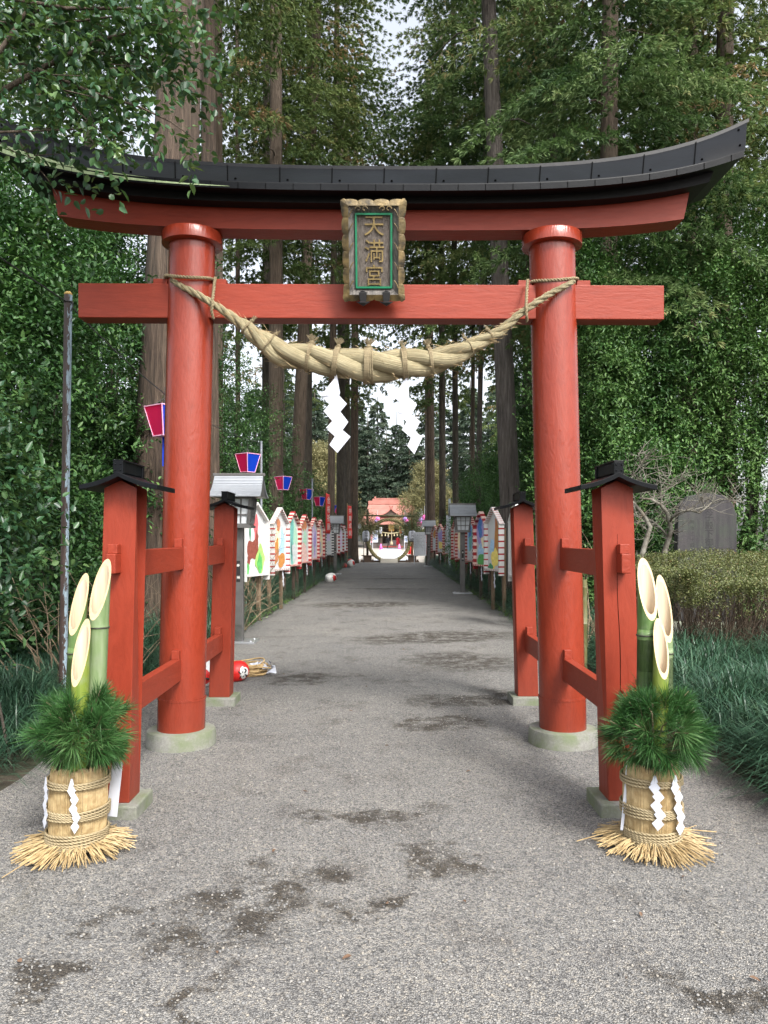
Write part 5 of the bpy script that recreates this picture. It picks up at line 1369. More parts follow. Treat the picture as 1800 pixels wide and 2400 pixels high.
# ================================================================== picture boards
PW, PH, PB = .80, 1.30, .84       # width, height to the eaves, bottom edge
def blob(cx, cy, rx, ry, seed, n=22, am=.22):
    rg = random.Random(seed); ph = [rg.uniform(0, 6.28) for _ in range(4)]
    return [(cx + rx * math.cos(a) * (1 + am * math.sin(2 * a + ph[0]) + am * .7 * math.sin(3 * a + ph[1]) + am * .5 * math.sin(5 * a + ph[2])), cy + ry * math.sin(a) * (1 + am * math.sin(2 * a + ph[1]) + am * .6 * math.sin(4 * a + ph[3]))) for a in [2 * math.pi * i / n for i in range(n)]]
def picture_board(label, x, y, face, blobs, trim, stripe, post='stake', sc=1.0, streamer=0, detail=True, ground='board_white', H=.95):
    """face: heading of the picture's normal, degrees clockwise from -Y (towards the camera)"""
    t = thing('picture_board', label, 'picture board', (x, y, 0), R(face), 'painted picture boards along the path')
    X = face_dir((0, -.05, 0), (1, 0, 0), (0, 0, 1)); w = PW / 2; b = PB; e = b + H; pk = e + .30
    mb = MB(); mb.prism([(-w, b), (w, b), (w, e), (0, pk), (-w, e)], .03, X); mesh_obj('panel', mb, ground, t)
    if blobs:
        mats = sorted({c for c, *_ in blobs}); mb = MB()
        for i, (c, cx, cy, rx, ry) in enumerate(blobs):
            poly = blob(cx * w, b + cy * (H + .1), rx * w, ry * (H + .1), hash((i, int(y * 10))) % 9999)
            poly = [(max(-w + .01, min(w - .01, u)), max(b + .01, min(e + (1 - abs(u) / w) * .29 - .01, v))) for u, v in poly]
            mb.prism(poly, .0015, X @ Matrix.Translation((0, 0, .003 + .0022 * i)), mats.index(c))
        mesh_obj('painting', mb, mats, t)
    # box frame standing proud of the picture, striped
    c1, c2 = trim; fd = .11; mb = MB(); tw = .05
    def bar(p, q, ns, ext=0):
        p, q = Vector(p), Vector(q)
        for i in range(ns):
            a, bb = p.lerp(q, i / ns), p.lerp(q, (i + 1) / ns)
            A = X @ Vector((a.x, a.y, fd / 2 - .03)); Bv = X @ Vector((bb.x, bb.y, fd / 2 - .03))
            mi_ = (i % 4 == 1 and ns == 33) or (i % 2 if ns != 33 else 0); mb.obox(A, Bv, tw if abs(p.x - q.x) < 1e-4 else fd, fd if abs(p.x - q.x) < 1e-4 else .035, int(mi_), Vector((0, 1, 0)) if abs(p.x - q.x) < 1e-4 else (Vector((q - p)[:2] + (0,)).cross(Vector((0, 0, 1)))).xzy if False else Vector((0, 0, 1)))
    ns = stripe
    bar((-w, b - .10), (-w, e), ns); bar((w, b - .10), (w, e), ns)
    bar((-w - .04, e - .03), (0, pk + .02), ns if ns == 33 else max(3, ns // 2)); bar((w + .04, e - .03), (0, pk + .02), ns if ns == 33 else max(3, ns // 2)); bar((-w, b), (w, b), 33 if ns == 33 else max(3, ns // 2) * 2 + 1)
    mesh_obj('striped_frame', mb, [c1, c2], t)
    for q in (-1, 1):
        mb = MB(); mb.box((q * (w - .10), .03, (e - .1) / 2), (.075, .06, e - .1)); mesh_obj('post', mb, post, t, False, .004)
    if streamer:
        mb = MB(); zig(mb, Vector((0.1, -.10, b - .06)), (0, -1, 0), .07, .10, 4, .004); mesh_obj('paper_streamer', mb, 'white_paper', t)
    return t
PK, WH, RD = 'trim_pink', 'trim_white', 'trim_red'
left = [
    (-2.45, 13.6, 70, 'white framed picture board with a brown animal on bright green grass', [('p_pink', .15, .78, .22, .22), ('p_brown', -.15, .42, .42, .20), ('p_brown', .2, .58, .16, .14), ('p_brown', -.5, .25, .14, .08), ('p_lime', .5, .25, .38, .22), ('p_green', .45, .18, .2, .16), ('p_dkgreen', -.4, .78, .06, .18), ('p_green', -.65, .10, .18, .1)], (WH, WH), 9, 'stake_pale', 0),
    (-2.35, 15.9, 75, 'picture board with orange figures and blue sky, white frame flecked with red', [('p_sky', .35, .5, .35, .34), ('p_cream', -.15, .62, .3, .25), ('p_orange', -.35, .35, .34, .28), ('p_rust', -.1, .88, .25, .14), ('p_orange', .3, .18, .5, .15), ('p_rust', -.4, .28, .2, .12)], (WH, RD), 33, 'stake_pale', 1),
    (-2.38, 18.3, 76, 'picture board of a teal waterfall in a red and white striped frame, bamboo stake below', [('p_palegreen', 0, .55, .85, .45), ('p_teal', -.05, .55, .35, .5), ('p_grey', .35, .3, .4, .25), ('p_ink', -.1, .35, .05, .22)], (RD, PK), 18, 'stake', 0),
    (-2.37, 20.7, 77, 'picture board with rusty peak over pale green wash, red bars on its near side', [('p_rust', .1, .92, .45, .14), ('p_palegreen', .2, .62, .4, .24), ('p_dusty', 0, .25, .7, .2)], (RD, PK), 18, 'stake', 1),
    (-2.40, 23.6, 78, 'picture board in lilac and grey wash with a red tipped gable', [('p_lilac', 0, .55, .8, .5), ('p_violet', .3, .5, .3, .35), ('p_grey', -.3, .3, .35, .2)], (RD, PK), 18, 'stake', 0),
    (-2.50, 26.8, 79, 'picture board with yellowish wash tucked behind the lilac one', [('p_cream', 0, .5, .8, .5), ('p_yellow', -.2, .7, .3, .2), ('p_grey', .1, .3, .4, .2)], (RD, PK), 16, 'stake', 1),
    (-2.43, 29.6, 74, 'picture board with chequered white and dark frame under the first red banner', [('p_lilac', 0, .6, .6, .4), ('p_grey', 0, .3, .6, .2)], ('p_ink', WH), 20, 'stake', 0),
    (-2.42, 33.2, 74, 'striped picture board just behind the lantern between the banners', [('p_dusty', 0, .5, .7, .45)], (RD, WH), 14, 'stake', 0),
    (-2.40, 36.2, 76, 'narrow looking red chequered picture board before the second banner', [('p_lilac', 0, .5, .7, .45)], (RD, WH), 14, 'stake', 0),
    (-2.42, 39.4, 76, 'last striped picture board beside the second red banner', [('p_grey', 0, .5, .7, .45)], (RD, WH), 14, 'stake', 0)]
right = [
    (2.22, 13.0, -86, 'white edged picture board mostly hidden behind the rear torii post', [('p_cream', 0, .5, .7, .4)], (WH, WH), 9, 'stake_pale', 0),
    (2.19, 15.7, -76, 'picture board of an orange boar and a blue one, white frame flecked with red', [('p_sky', -.35, .45, .35, .16), ('p_orange', .30, .55, .38, .42), ('p_yellow', 0, .22, .4, .22), ('p_rust', .2, .88, .14, .16), ('p_dkgreen', -.5, .06, .3, .06)], (WH, RD), 33, 'stake_pale', 1),
    (2.24, 18.3, -77, 'picture board with violet blue sky over green ground in bold red stripes', [('p_violet', 0, .75, .8, .38), ('p_blue', -.3, .85, .4, .2), ('p_cream', .3, .5, .4, .2), ('p_sky', -.1, .3, .5, .18), ('p_green', -.05, .12, .75, .14)], (RD, PK), 13, 'stake', 1),
    (2.33, 21.6, -79, 'picture board in soft blue with pale ground in a pink striped frame', [('p_sky', 0, .6, .8, .5), ('p_teal', -.1, .5, .3, .4), ('p_blue', -.3, .8, .4, .2), ('p_grey', 0, .15, .8, .15)], (RD, PK), 22, 'stake', 1),
    (2.27, 24.0, -79, 'striped picture board seen just beyond the aluminium lantern post', [('p_cream', 0, .5, .8, .5)], (RD, PK), 20, 'stake', 1),
    (2.33, 26.4, -80, 'striped picture board with red patch, second beyond the aluminium lantern post', [('p_pink', 0, .3, .6, .25), ('p_orange', 0, .6, .6, .3)], (RD, PK), 20, 'stake', 0),
    (2.45, 31.8, -74, 'dark chequered picture board beside the tall pale pole', [('p_orange', 0, .5, .6, .3), ('p_cream', 0, .7, .5, .2)], (RD, PK), 18, 'stake', 0),
    (2.33, 34.6, -72, 'picture board in violet and yellow under a double gable', [('p_violet', 0, .65, .7, .3), ('p_yellow', 0, .3, .5, .2)], (RD, PK), 18, 'stake', 1),
    (2.36, 39.2, -72, 'farthest picture board on the signboard side, orange top', [('p_orange', 0, .75, .6, .25), ('p_grey', 0, .4, .6, .3)], (RD, PK), 16, 'stake', 0)]
for (x, y, f, lab, bl, tr_, st, po, sm) in left + right: picture_board(lab, x, y, f, bl, tr_, st, po, 1, sm)

# ================================================================== strung lanterns, their cable and poles
def bonbori(label, x, y, z, faded=False, tassel=False):
    t = thing('strung_lantern', label, 'paper lantern', (x, y, z), R(53), 'blue and pink paper lanterns strung on a cable')
    h, a, b = .38, .185, .105; z0, z1 = -h / 2, h / 2
    top = [(-a, -a, z1), (a, -a, z1), (a, a, z1), (-a, a, z1)]; bot = [(-b, -b, z0), (b, -b, z0), (b, b, z0), (-b, b, z0)]
    for i in range(4):
        mb = MB(); j = (i + 1) % 4; mb.add([bot[i], bot[j], top[j], top[i]], [(0, 1, 2, 3)])
        o = mesh_obj('paper_side', mb, ('bon_blue' if i in (0, 2) else 'bon_pink') if not faded else ('violet_ball' if i in (0, 2) else 'bon_faded'), t); md = o.modifiers.new('t', 'SOLIDIFY'); md.thickness = .004
    mb = MB()
    for i in range(4):
        j = (i + 1) % 4; mb.obox(bot[i], top[i], .014, .014, 0, Vector((.3, 1, 0))); mb.obox(bot[i], bot[j], .014, .014); mb.obox(top[i], top[j], .014, .014)
    mb.box((0, 0, z0 + .004), (2 * b, 2 * b, .006)); mesh_obj('frame', mb, 'bon_edge', t)
    mb = MB(); mb.tube([(-a, 0, z1), (0, 0, z1 + .12), (a, 0, z1)], .005, 5); mb.tube([(0, 0, z1 + .12), (0, 0, z1 + .26)], .006, 5); mb.lathe([(.022, z1 + .02), (.022, z1 + .09), (.01, z1 + .10)], 8); mesh_obj('hanger', mb, 'wire', t)
    if tassel:
        mb = MB(); mb.box((.03, -.02, z0 - .24), (.05, .006, .46)); mb.box((.0, .02, z0 - .20), (.05, .006, .38)); mesh_obj('ribbon', mb, 'bon_blue', t)
    return t
BL = [(-2.93, 10.0, 3.01, 'paper lantern with hanging blue ribbon peeping out beside the red column'), (-3.0, 16.2, 3.07, 'blue and pink paper lantern above the nearest metal lantern roof'),
      (-3.13, 22.5, 3.09, 'blue and pink paper lantern before the straight brown trunk'), (-3.13, 28.8, 3.12, 'blue and pink paper lantern before the trunk behind the leaning cedar'), (-3.03, 33.0, 3.05, 'blue and pink paper lantern just before the first red banner'),
      (-3.1, 41.0, 3.04, 'blue and pink paper lantern just behind the first red banner'), (-3.1, 46.5, 3.05, 'blue and pink paper lantern above the lantern between the banners'), (-3.05, 56.0, 3.0, 'small blue and pink paper lantern before the second red banner')]
for i, (x, y, z, lab) in enumerate(BL): bonbori(lab, x, y, z, False, i == 0)
bonbori('faded pink and violet paper lantern over the farthest metal lantern', -3.0, 62, 2.85, True)
poles = [(-2.70, 6.33, 3.50, .032, 'peel', 'tall brown pipe pole with peeling paint and a yellow cap'), (-2.75, 16.4, 3.56, .028, 'steel_pole', 'grey steel pole behind the nearest metal lantern'), (-2.63, 26.0, 3.50, .028, 'steel_pole', 'grey steel pole behind the lilac picture board'), (-2.72, 37, 3.50, .028, 'steel_pole', 'dark thin pole between the two red banners'), (-2.9, 49, 3.5, .03, 'steel_pole', 'dark thin pole beyond the second red banner')]
for x, y, h, r, m, lab in poles:
    t = thing('cable_pole', lab, 'pole', (x, y, 0), 0); mb = MB(); lean = .0 if m != 'peel' else .012
    mb.tube([(0, 0, -.05), (lean * 2, 0, h * .5), (lean * 4, 0, h)], r, 16); mesh_obj('pole_shaft', mb, m, t, 'auto')
    if m == 'peel':
        mb = MB(); mb.lathe([(r * 1.0, h - .002), (r * 1.02, h + .012), (r * .6, h + .026), (0, h + .03)], 14, (lean * 4, 0)); mesh_obj('pole_cap', mb, mat('yellow cap', (.55, .36, .10), rough=.5), t, True)
        mb = MB(); mb.tube([(lean * 4 + .037 * math.cos(a), .037 * math.sin(a), h - .06) for a in [k * .5 for k in range(14)]], .006, 6); mb.tube([(lean * 4 + .036, -.01, h - .06), (lean * 4 + .045, -.015, h - .10), (lean * 4 + .03, -.02, h - .14)], .005, 6); mesh_obj('cable_clamp', mb, 'wire', t)
mb = MB(); wp = []
anch = [Vector((-3.9, 1.5, 4.6)), Vector((-2.66, 6.33, 3.44)), Vector((-2.75, 16.4, 3.52)), Vector((-2.63, 26, 3.46)), Vector((-2.72, 37, 3.46)), Vector((-2.9, 49, 3.46)), Vector((-2.95, 66, 3.3))]
for a, b in zip(anch, anch[1:]):
    for i in range(14): 
        p = a.lerp(b, i / 14); u = i / 14; p.z -= .30 * 4 * u * (1 - u) * (.45 if a.y < 5 else .55); p.x -= .18 * 4 * u * (1 - u) * (0 if a.y < 5 else 1); wp.append(p)
wp.append(anch[-1]); mb.tube(wp, .0065, 5)
tag(mesh_obj('lantern_cable', mb, 'wire'), 'sagging dark cable that carries the blue and pink lanterns', 'cable')

# ================================================================== red banners
def banner(label, x, y, z0, z1, w, face, chars, wood):
    t = thing('red_banner', label, 'banner', (x, y, 0), R(face), 'red banners with white lettering')
    mb = MB(); n = 16
    for i in range(n + 1):
        z = z0 + (z1 - z0) * i / n
        for j in range(5): u = j / 4; mb.v.append((u * w + .02, .02 * math.sin(i * .7 + u * 3), z - .03 * u * (i == n)))
    mb.f = [(i * 5 + j, i * 5 + j + 1, i * 5 + j + 6, i * 5 + j + 5) for i in range(n) for j in range(4)]; mb.m = [0] * len(mb.f)
    o = mesh_obj('cloth', mb, 'banner_red', t, True); md = o.modifiers.new('t', 'SOLIDIFY'); md.thickness = .003
    X = face_dir((.02 + w / 2, -.028, 0), (1, 0, 0), (0, 0, 1)); mb = MB()
    for i, ch in enumerate(chars): letter(mb, ch, 0, z1 - (z1 - z0) * (i + .75) / (len(chars) + .5), min(w * .62, (z1 - z0) / len(chars) * .72), X)
    mesh_obj('lettering', mb, 'white_text', t)
    mb = MB(); mb.tube([(0, 0, -.05), (0, 0, z1 + .12)], .016, 8); mb.tube([(-.02, 0, z1 + .03), (w + .04, 0, z1 + .03)], .008, 6); mesh_obj('banner_pole', mb, wood, t)
    return t
banner('tall red banner with white lettering above the chequered picture board', -2.44, 29.0, 1.65, 3.18, .46, 72, '合格祈願', 'stake')
banner('red banner with white lettering on a pale wooden pole near the grass ring', -2.28, 41, 1.45, 3.22, .46, 62, '学業成就', 'straw')

# ================================================================== discarded good-luck dolls and straw coil
def doll(label, loc, s, rot, shell='red_gloss', fcm='white_gloss'):
    """round papier-mache doll lying on its side: red shell, white face, black brush strokes"""
    t = thing('good_luck_doll', label, 'doll', loc, 0, 'red and white dolls left on the gravel'); E = Matrix.Rotation(rot[2], 4, 'Z') @ Matrix.Rotation(rot[0], 4, 'X') @ Matrix.Rotation(rot[1], 4, 'Y')
    mb = MB(); n = 20; prof = [(.0, -.5), (.30, -.49), (.43, -.38), (.49, -.15), (.50, .05), (.45, .28), (.33, .45), (.17, .54), (0, .56)]
    b = MB(); b.lathe(prof, n); mb.add([E @ (Vector(p) * s) for p in b.v], b.f); mesh_obj('shell', mb, shell, t, True)
    mb = MB(); b = MB(); b.sphere((0, -.20, .10), .36, 16, 10, 0, (1.05, .88, 1.05)); mb.add([E @ (Vector(p) * s) for p in b.v], b.f); fc = mesh_obj('painted_face', mb, fcm, t, True)
    mb = MB()
    for q in (-1, 1):
        pts = [Vector((q * (.05 + .15 * k), -.515 + .10 * k * k, .20 + .10 * math.sin(k * 2.6))) for k in [i / 6 for i in range(7)]]; mb.tube([E @ (p * s) for p in pts], [.03 * s] * 7, 6)
        pts = [Vector((q * (.04 + .14 * k), -.53 + .08 * k * k, .02 - .08 * k)) for k in [i / 6 for i in range(7)]]; mb.tube([E @ (p * s) for p in pts], [.024 * s] * 7, 6)
        mb.sphere(E @ (Vector((q * .11, -.50, .12)) * s), .035 * s, 8, 6)
    mesh_obj('brush_mark', mb, 'black_text', fc)
    mb = MB()
    for k in range(3):
        a = -.6 + .5 * k; pts = [Vector((math.cos(x) * .46 * (1 - .1 * k), math.sin(x) * .46, -.25 + .2 * k)) for x in [a + .15 * i for i in range(10)]]; mb.tube([E @ (p * s) for p in pts], .02 * s, 5)
    mesh_obj('gold_line', mb, 'gold', t)
    return t
doll('red doll with white painted face lying against the rear torii post by the straw coil', (-1.60, 8.05, .10), .22, (.2, 1.35, .5))
doll('white and red doll lying in the gap between torii column and rear post', (-1.93, 7.75, .12), .30, (.3, .9, .2), 'white_gloss', 'red_gloss')
doll('red and white doll tipped over on the gravel below the lantern between the banners', (-1.98, 25.7, .15), .34, (.15, 1.3, .6), 'white_gloss', 'red_gloss')
doll('small red doll half flattened at the verge near the last lantern', (-2.28, 38.4, .10), .26, (1.8, .2, 2.4))
doll('white doll with red face lying at the verge near the last lantern', (-1.98, 39.0, .18), .38, (.1, 1.0, .7), 'white_gloss', 'red_gloss')
doll('red doll behind the white bodied one at the verge', (-2.08, 40.2, .18), .38, (2.3, .2, .2))
mb = MB(); mb.add([(-1.45, 8.12, .13), (-1.40, 8.1, .14), (-1.30, 8.02, .02), (-1.32, 8.0, .012)], [(0, 1, 2, 3)])
t = thing('straw_coil', 'tangled coil of thin straw rope with crumpled white papers beside the rear torii post', 'straw rope coil', (-1.62, 8.45, 0)); mb = MB(); rg = random.Random(9)
for k in range(34):
    rx, ry = rg.uniform(.16, .30), rg.uniform(.12, .22); z = .012 + .11 * k / 34 * rg.uniform(.6, 1.2); ox, oy = rg.uniform(-.05, .05), rg.uniform(-.04, .04); a0 = rg.uniform(0, 6.28); sp = rg.uniform(3.5, 6.3)
    mb.tube([(ox + rx * math.cos(a0 + sp * i / 20), oy + ry * math.sin(a0 + sp * i / 20), max(.008, z + .02 * math.sin(i * .6 + k))) for i in range(21)], rg.uniform(.006, .009), 6)
mesh_obj('rope_turn', mb, 'straw_old', t, True)
mb = MB()
for k in range(9):
    c = Vector((.22 + rg.uniform(-.08, .12), rg.uniform(-.14, .10), .05 + rg.uniform(0, .07))); pts = []
    for i in range(5): pts.append(c + Vector((rg.uniform(-.07, .07), rg.uniform(-.05, .05), rg.uniform(-.04, .05))))
    for i in range(5): 
        if pts[i].z < .01: pts[i].z = .01
    mb.add([pts[0], pts[1], pts[2], pts[3], pts[4]], [(0, 1, 2), (0, 2, 3), (0, 3, 4)])
for k in range(2):
    c = Vector((-.02 + .1 * k, -.02, .12)); mb.add([c, c + Vector((.06, -.02, .01)), c + Vector((.05, -.05, -.02)), c + Vector((.0, -.05, 0))], [(0, 1, 2, 3)])
mesh_obj('crumpled_paper', mb, 'white_paper', t)

# ================================================================== monument, plum tree, bamboo stake, dry stems
t = thing('stone_monument', 'dark standing stone with carved characters behind the clipped hedge', 'monument', (4.92, 12.0, 0), R(-6))
mb = MB(); out = []
out = [(-.44, 0), (.44, 0), (.445, 1.2)] + [(.44 * math.copysign(abs(math.cos(a)) ** .62, math.cos(a)) + .008 * math.sin(9 * a), 1.72 + .46 * math.sin(a) ** .8 + .008 * math.sin(13 * a)) for a in [math.pi * (.02 + .96 * k / 26) for k in range(27)]] + [(-.445, 1.2)]
X = face_dir((0, -.11, 0), (1, 0, 0), (0, 0, 1)); mb.prism(out, .22, X); mesh_obj('slab', mb, 'monument', t, False, .012)
mb = MB()
for i, ch in enumerate('皇太子殿下御降誕記念'): letter(mb, ch, .03, 2.065 - .127 * i, .122, X, 0, .0006)
for i, ch in enumerate('明治三十四年四月'): letter(mb, ch, -.22, 1.74 - .09 * i, .055, X, 0, .0006)
mesh_obj('carved_lettering', mb, 'carved', t)
mb = MB(); mb.box((0, .02, .10), (1.2, .6, .2)); mesh_obj('plinth', mb, 'stone', t, False, .02)
t = thing('plum_tree', 'bare lichened plum tree with tangled twigs before the stone monument', 'tree', (3.75, 10.9, 0)); mb = MB(); tw = MB(); rg = random.Random(12)
dp = 10.9
def pl(pts, r0, r1, off=0):
    q = [P(x, y, dp + off + o) - Vector((3.75, 10.9, 0)) for x, y, o in pts]; mb.tube(q, [r0 + (r1 - r0) * i / (len(q) - 1) for i in range(len(q))], 8); return q
br = []
br.append(pl([(1500, 1480, 0), (1502, 1310, 0), (1515, 1265, 0), (1524, 1235, 0), (1512, 1213, 0), (1495, 1190, 0), (1478, 1172, .05), (1470, 1150, .1)], .045, .016))
br.append(pl([(1556, 1480, .1), (1558, 1290, .1), (1568, 1262, .1), (1573, 1240, .05), (1569, 1220, 0), (1562, 1200, -.05), (1548, 1182, -.1), (1525, 1170, -.1), (1500, 1168, -.1)], .045, .014))
br.append(pl([(1569, 1222, 0), (1580, 1208, -.1), (1600, 1198, -.2), (1618, 1196, -.25), (1640, 1202, -.3), (1655, 1190, -.3), (1668, 1178, -.3)], .022, .010))
br.append(pl([(1566, 1258, .1), (1548, 1237, .1), (1530, 1222, .15), (1505, 1212, .2), (1480, 1205, .2)], .018, .008))
br.append(pl([(1668, 1178, -.3), (1685, 1170, -.3), (1710, 1172, -.3), (1745, 1178, -.35)], .009, .003)); br.append(pl([(1652, 1190, -.3), (1645, 1170, -.3), (1630, 1152, -.3), (1622, 1140, -.3)], .010, .003))
br.append(pl([(1562, 1200, 0), (1548, 1165, 0), (1550, 1140, 0), (1572, 1110, 0)], .012, .003)); br.append(pl([(1470, 1150, .1), (1480, 1120, .1), (1500, 1090, .1), (1520, 1060, .1)], .012, .004)); br.append(pl([(1500, 1168, 0), (1515, 1130, 0), (1505, 1090, 0), (1495, 1060, 0)], .011, .003))
br.append(pl([(1525, 1170, 0), (1560, 1150, 0), (1590, 1130, 0), (1612, 1090, 0)], .010, .003))
mesh_obj('trunk', mb, 'lichen_branch', t, True)
for q in br:
    for k in range(int(5 + 4 * len(q))):
        i = rg.randrange(1, len(q)); a = q[i - 1].lerp(q[i], rg.random())
        if a.z < .95: continue
        d = Vector((rg.uniform(-1, 1), rg.uniform(-.6, .6), rg.uniform(-.2, 1.0))).normalized(); l = rg.uniform(.12, .42); b = a + d * l * .5 + Vector((rg.uniform(-.03, .03), 0, rg.uniform(-.03, .03))); c = b + (d + Vector((rg.uniform(-.4, .4), 0, .3))).normalized() * l * .5
        tw.tube([a, b, c], [.0055, .004, .002], 4, False)
        if rg.random() < .6: e = b + Vector((rg.uniform(-1, 1), rg.uniform(-.5, .5), rg.uniform(0, .9))).normalized() * l * .5; tw.tube([b, e], [.0035, .0018], 4, False)
mesh_obj('twig', tw, 'lichen_branch', t)
t = thing('bamboo_stake', 'pale old bamboo stake just behind the right column', 'stake', (2.02, 8.0, 0)); mb = MB(); mb.lathe([(.035, -.05), (.034, .60), (.037, .605), (.034, .61), (.034, .98), (.037, .985), (.033, .99), (.033, 1.06), (.026, 1.062), (.026, 1.03), (0, 1.03)], 16); mesh_obj('stake_shaft', mb, 'bamboo_old', t, 'auto')
def dry(label, x, y, n, h, sp, seed, lean=(0, 0)):
    t = thing('dry_shrub', label, 'dry shrub', (x, y, 0)); mb = MB(); rg = random.Random(seed)
    for k in range(n):
        b = Vector((rg.uniform(-.25, .25) * sp, rg.uniform(-.2, .2) * sp, -.02)); hh = h * rg.uniform(.5, 1.1); e = b + Vector((rg.uniform(-.6, .6) * sp + lean[0] * hh, rg.uniform(-.4, .4) * sp + lean[1] * hh, hh)); m = b.lerp(e, .55) + Vector((rg.uniform(-.1, .1), rg.uniform(-.1, .1), .08))
        r = rg.uniform(.004, .010); mb.tube([b, m, e], [r, r * .7, r * .3], 5, False)
        for q in range(4):
            u = rg.uniform(.3, .95); a = m.lerp(e, u) if rg.random() < .6 else b.lerp(m, u); d = Vector((rg.uniform(-1, 1), rg.uniform(-.6, .6), rg.uniform(.0, .9))).normalized() * rg.uniform(.12, .4); mb.tube([a, a + d * .5 + Vector((0, 0, .02)), a + d], [r * .5, r * .4, r * .2], 4, False)
    mesh_obj('stem', mb, 'twig', t)
dry('leafless brown shrub beside the foot of the brown peeling pole', -2.85, 6.9, 26, 1.15, 1.3, 1, (.25, 0))
dry('leafless shrub behind the white framed picture board', -2.95, 15.0, 34, 1.9, 1.2, 2, (.1, 0))
dry('straggly dry shrub at the feet of the first picture boards', -2.65, 12.4, 16, .8, 1.4, 3, (.3, .1))
dry('dry stems standing behind the right column', 2.35, 9.2, 22, 1.6, .8, 4)
dry('dry stems among the striped boards beyond the aluminium lantern', 2.75, 23.0, 26, 1.7, 1.0, 5)
t = thing('pale_pole', 'tall thin pale blue pole with a hanging white cloth beside the aluminium lantern', 'pole', (2.42, 31.2, 0)); mb = MB(); mb.tube([(0, 0, -.05), (0, 0, 3.08)], .045, 10); mesh_obj('pole_shaft', mb, mat('pale blue pole', (.45, .53, .56), rough=.5), t); mb = MB(); mb.box((-.09, -.02, 1.75), (.09, .02, 1.3)); mesh_obj('hanging_cloth', mb, 'white_paper', t)

# ================================================================== grass ring and its stand
RY = 47.0; RX = (912 - VX) * RY / F
t = thing('grass_ring', 'large woven grass ring to walk through, hung in a bamboo frame with leafy branches', 'grass ring', (RX, RY, 0))
mb = MB(); rr0 = 1.27; zc = 1.33; N_ = 180
for kk in range(3):
    pts = []
    for i in range(N_ + 1):
        a = 2 * math.pi * i / N_; c = Vector((math.cos(a), 0, math.sin(a))); ph = i / N_ * 2 * math.pi * 18 + kk * 2.094
        pts.append(Vector((0, 0, zc)) + c * (rr0 + .055 * math.cos(ph)) + Vector((0, .055 * math.sin(ph), 0)))
    mb.tube(pts, .062, 8, False)
mesh_obj('ring', mb, mat('woven dry grass', (.20, .175, .075), (.36, .31, .15), 14, .85, .6, 60), t, True)
for q in (-1, 1):
    mb = MB(); x = q * 1.37 + .04; mb.tube([(x, .1, 0), (x, .1, 3.25)], .07, 12); mesh_obj('upright_pole', mb, mat('dark bamboo upright', (.035, .028, .014) if q < 0 else (.20, .12, .05), rough=.6), t, True)
    mb = MB(); z = .42; mb.box((x, .08, z - .03), (.72, .50, .06)); mb.box((x, .08, .21), (.50, .36, .34)); mb.box((x, .08, .03), (.84, .60, .06))
    for a in (-1, 1): mb.box((x + a * .33, .08, .11), (.10, .56, .10))
    mesh_obj('foot_stand', mb, 'asphalt', t, False, .01)
    ells = [(x + (-.05 if q < 0 else .0), .1, 2.45, .50, .35, .62), (x + q * .12, .05, 1.95, .48, .35, .5), (x - q * .35, .05, 2.0, .35, .3, .4), (x + q * .25, .1, 2.75, .3, .3, .35)]
    V_ = bush_mesh('ring_branch', ells, 620, .12, .035, leaf_mat('bamboo branch leaves %s' % ('a' if q < 0 else 'b'), [(.07, .07, .03), (.13, .13, .06), (.22, .20, .11), (.30, .27, .17)] if q < 0 else [(.03, .045, .025), (.06, .08, .04), (.11, .12, .06), (.18, .17, .1)], .7, .2), 6, 31 + q, False, .3, .15, -.1, .35)
    link_mesh('leafy_branch', V_, t)
mb = MB(); mb.tube([(-2.0, .02, 2.86), (0, .0, 2.83), (1.75, .02, 2.82)], .055, 10); mesh_obj('cross_pole', mb, 'bamboo_old', t, True)
mb = MB(); mb.tube([(.02, 0, 2.8), (.02, 0, 2.62)], .014, 6); mesh_obj('hanging_cord', mb, 'cord', t)
mb = MB(); mb.box((0, .1, .05), (3.3, .10, .10)); mesh_obj('floor_beam', mb, 'asphalt', t)
def column_lantern(label, x, y):
    t = thing('column_lantern', label, 'paper lantern', (x, y, 0), 0, 'white lanterns with black lettering before the grass ring')
    mb = MB(); prof = []
    for i in range(25):
        u = i / 24; z = 1.28 + .64 * u; r = .215 * (1 - .55 * abs(2 * u - 1) ** 5) + .004 * math.cos(i * math.pi); prof.append((r, z))
    mb.lathe(prof, 24); mesh_obj('paper_body', mb, 'white_paper', t, True)
    mb = MB(); mb.lathe([(.13, 1.25), (.13, 1.29)], 16); mb.lathe([(.13, 1.91), (.13, 1.95)], 16); mb.tube([(-.13, .0, 0), (-.13, 0, 1.26), (0, 0, 1.26)], .018, 6); mesh_obj('stand', mb, 'iron', t)
    mb = MB(); n0 = 0
    for i, ch in enumerate('御神燈'):
        vs, fs = glyph(ch); s = .20; w0 = 1.81 - .205 * i
        mb.add([((.02 + a * s), -math.sqrt(max(.01, .221 ** 2 - (.02 + a * s) ** 2)) - .002, w0 + b * s) for a, b in vs], fs)
    mesh_obj('lettering', mb, 'black_text', t)
column_lantern('white lantern reading three black characters, on the banner side of the grass ring', (857.5 - VX) * 46 / F, 46.0)
column_lantern('white lantern reading three black characters, partly behind the signboard', (966 - VX) * 45.6 / F, 45.6)
t = thing('signboard', 'grey explanatory signboard with columns of small writing and a red heading', 'signboard', ((986.5 - VX) * 43.5 / F, 43.5, 0))
X = face_dir((0, -.03, 0), (1, 0, 0), (0, 0, 1)); mb = MB(); mb.box((0, 0, 1.14), (.80, .04, 1.34)); mesh_obj('panel', mb, 'sign_grey', t)
mb = MB()
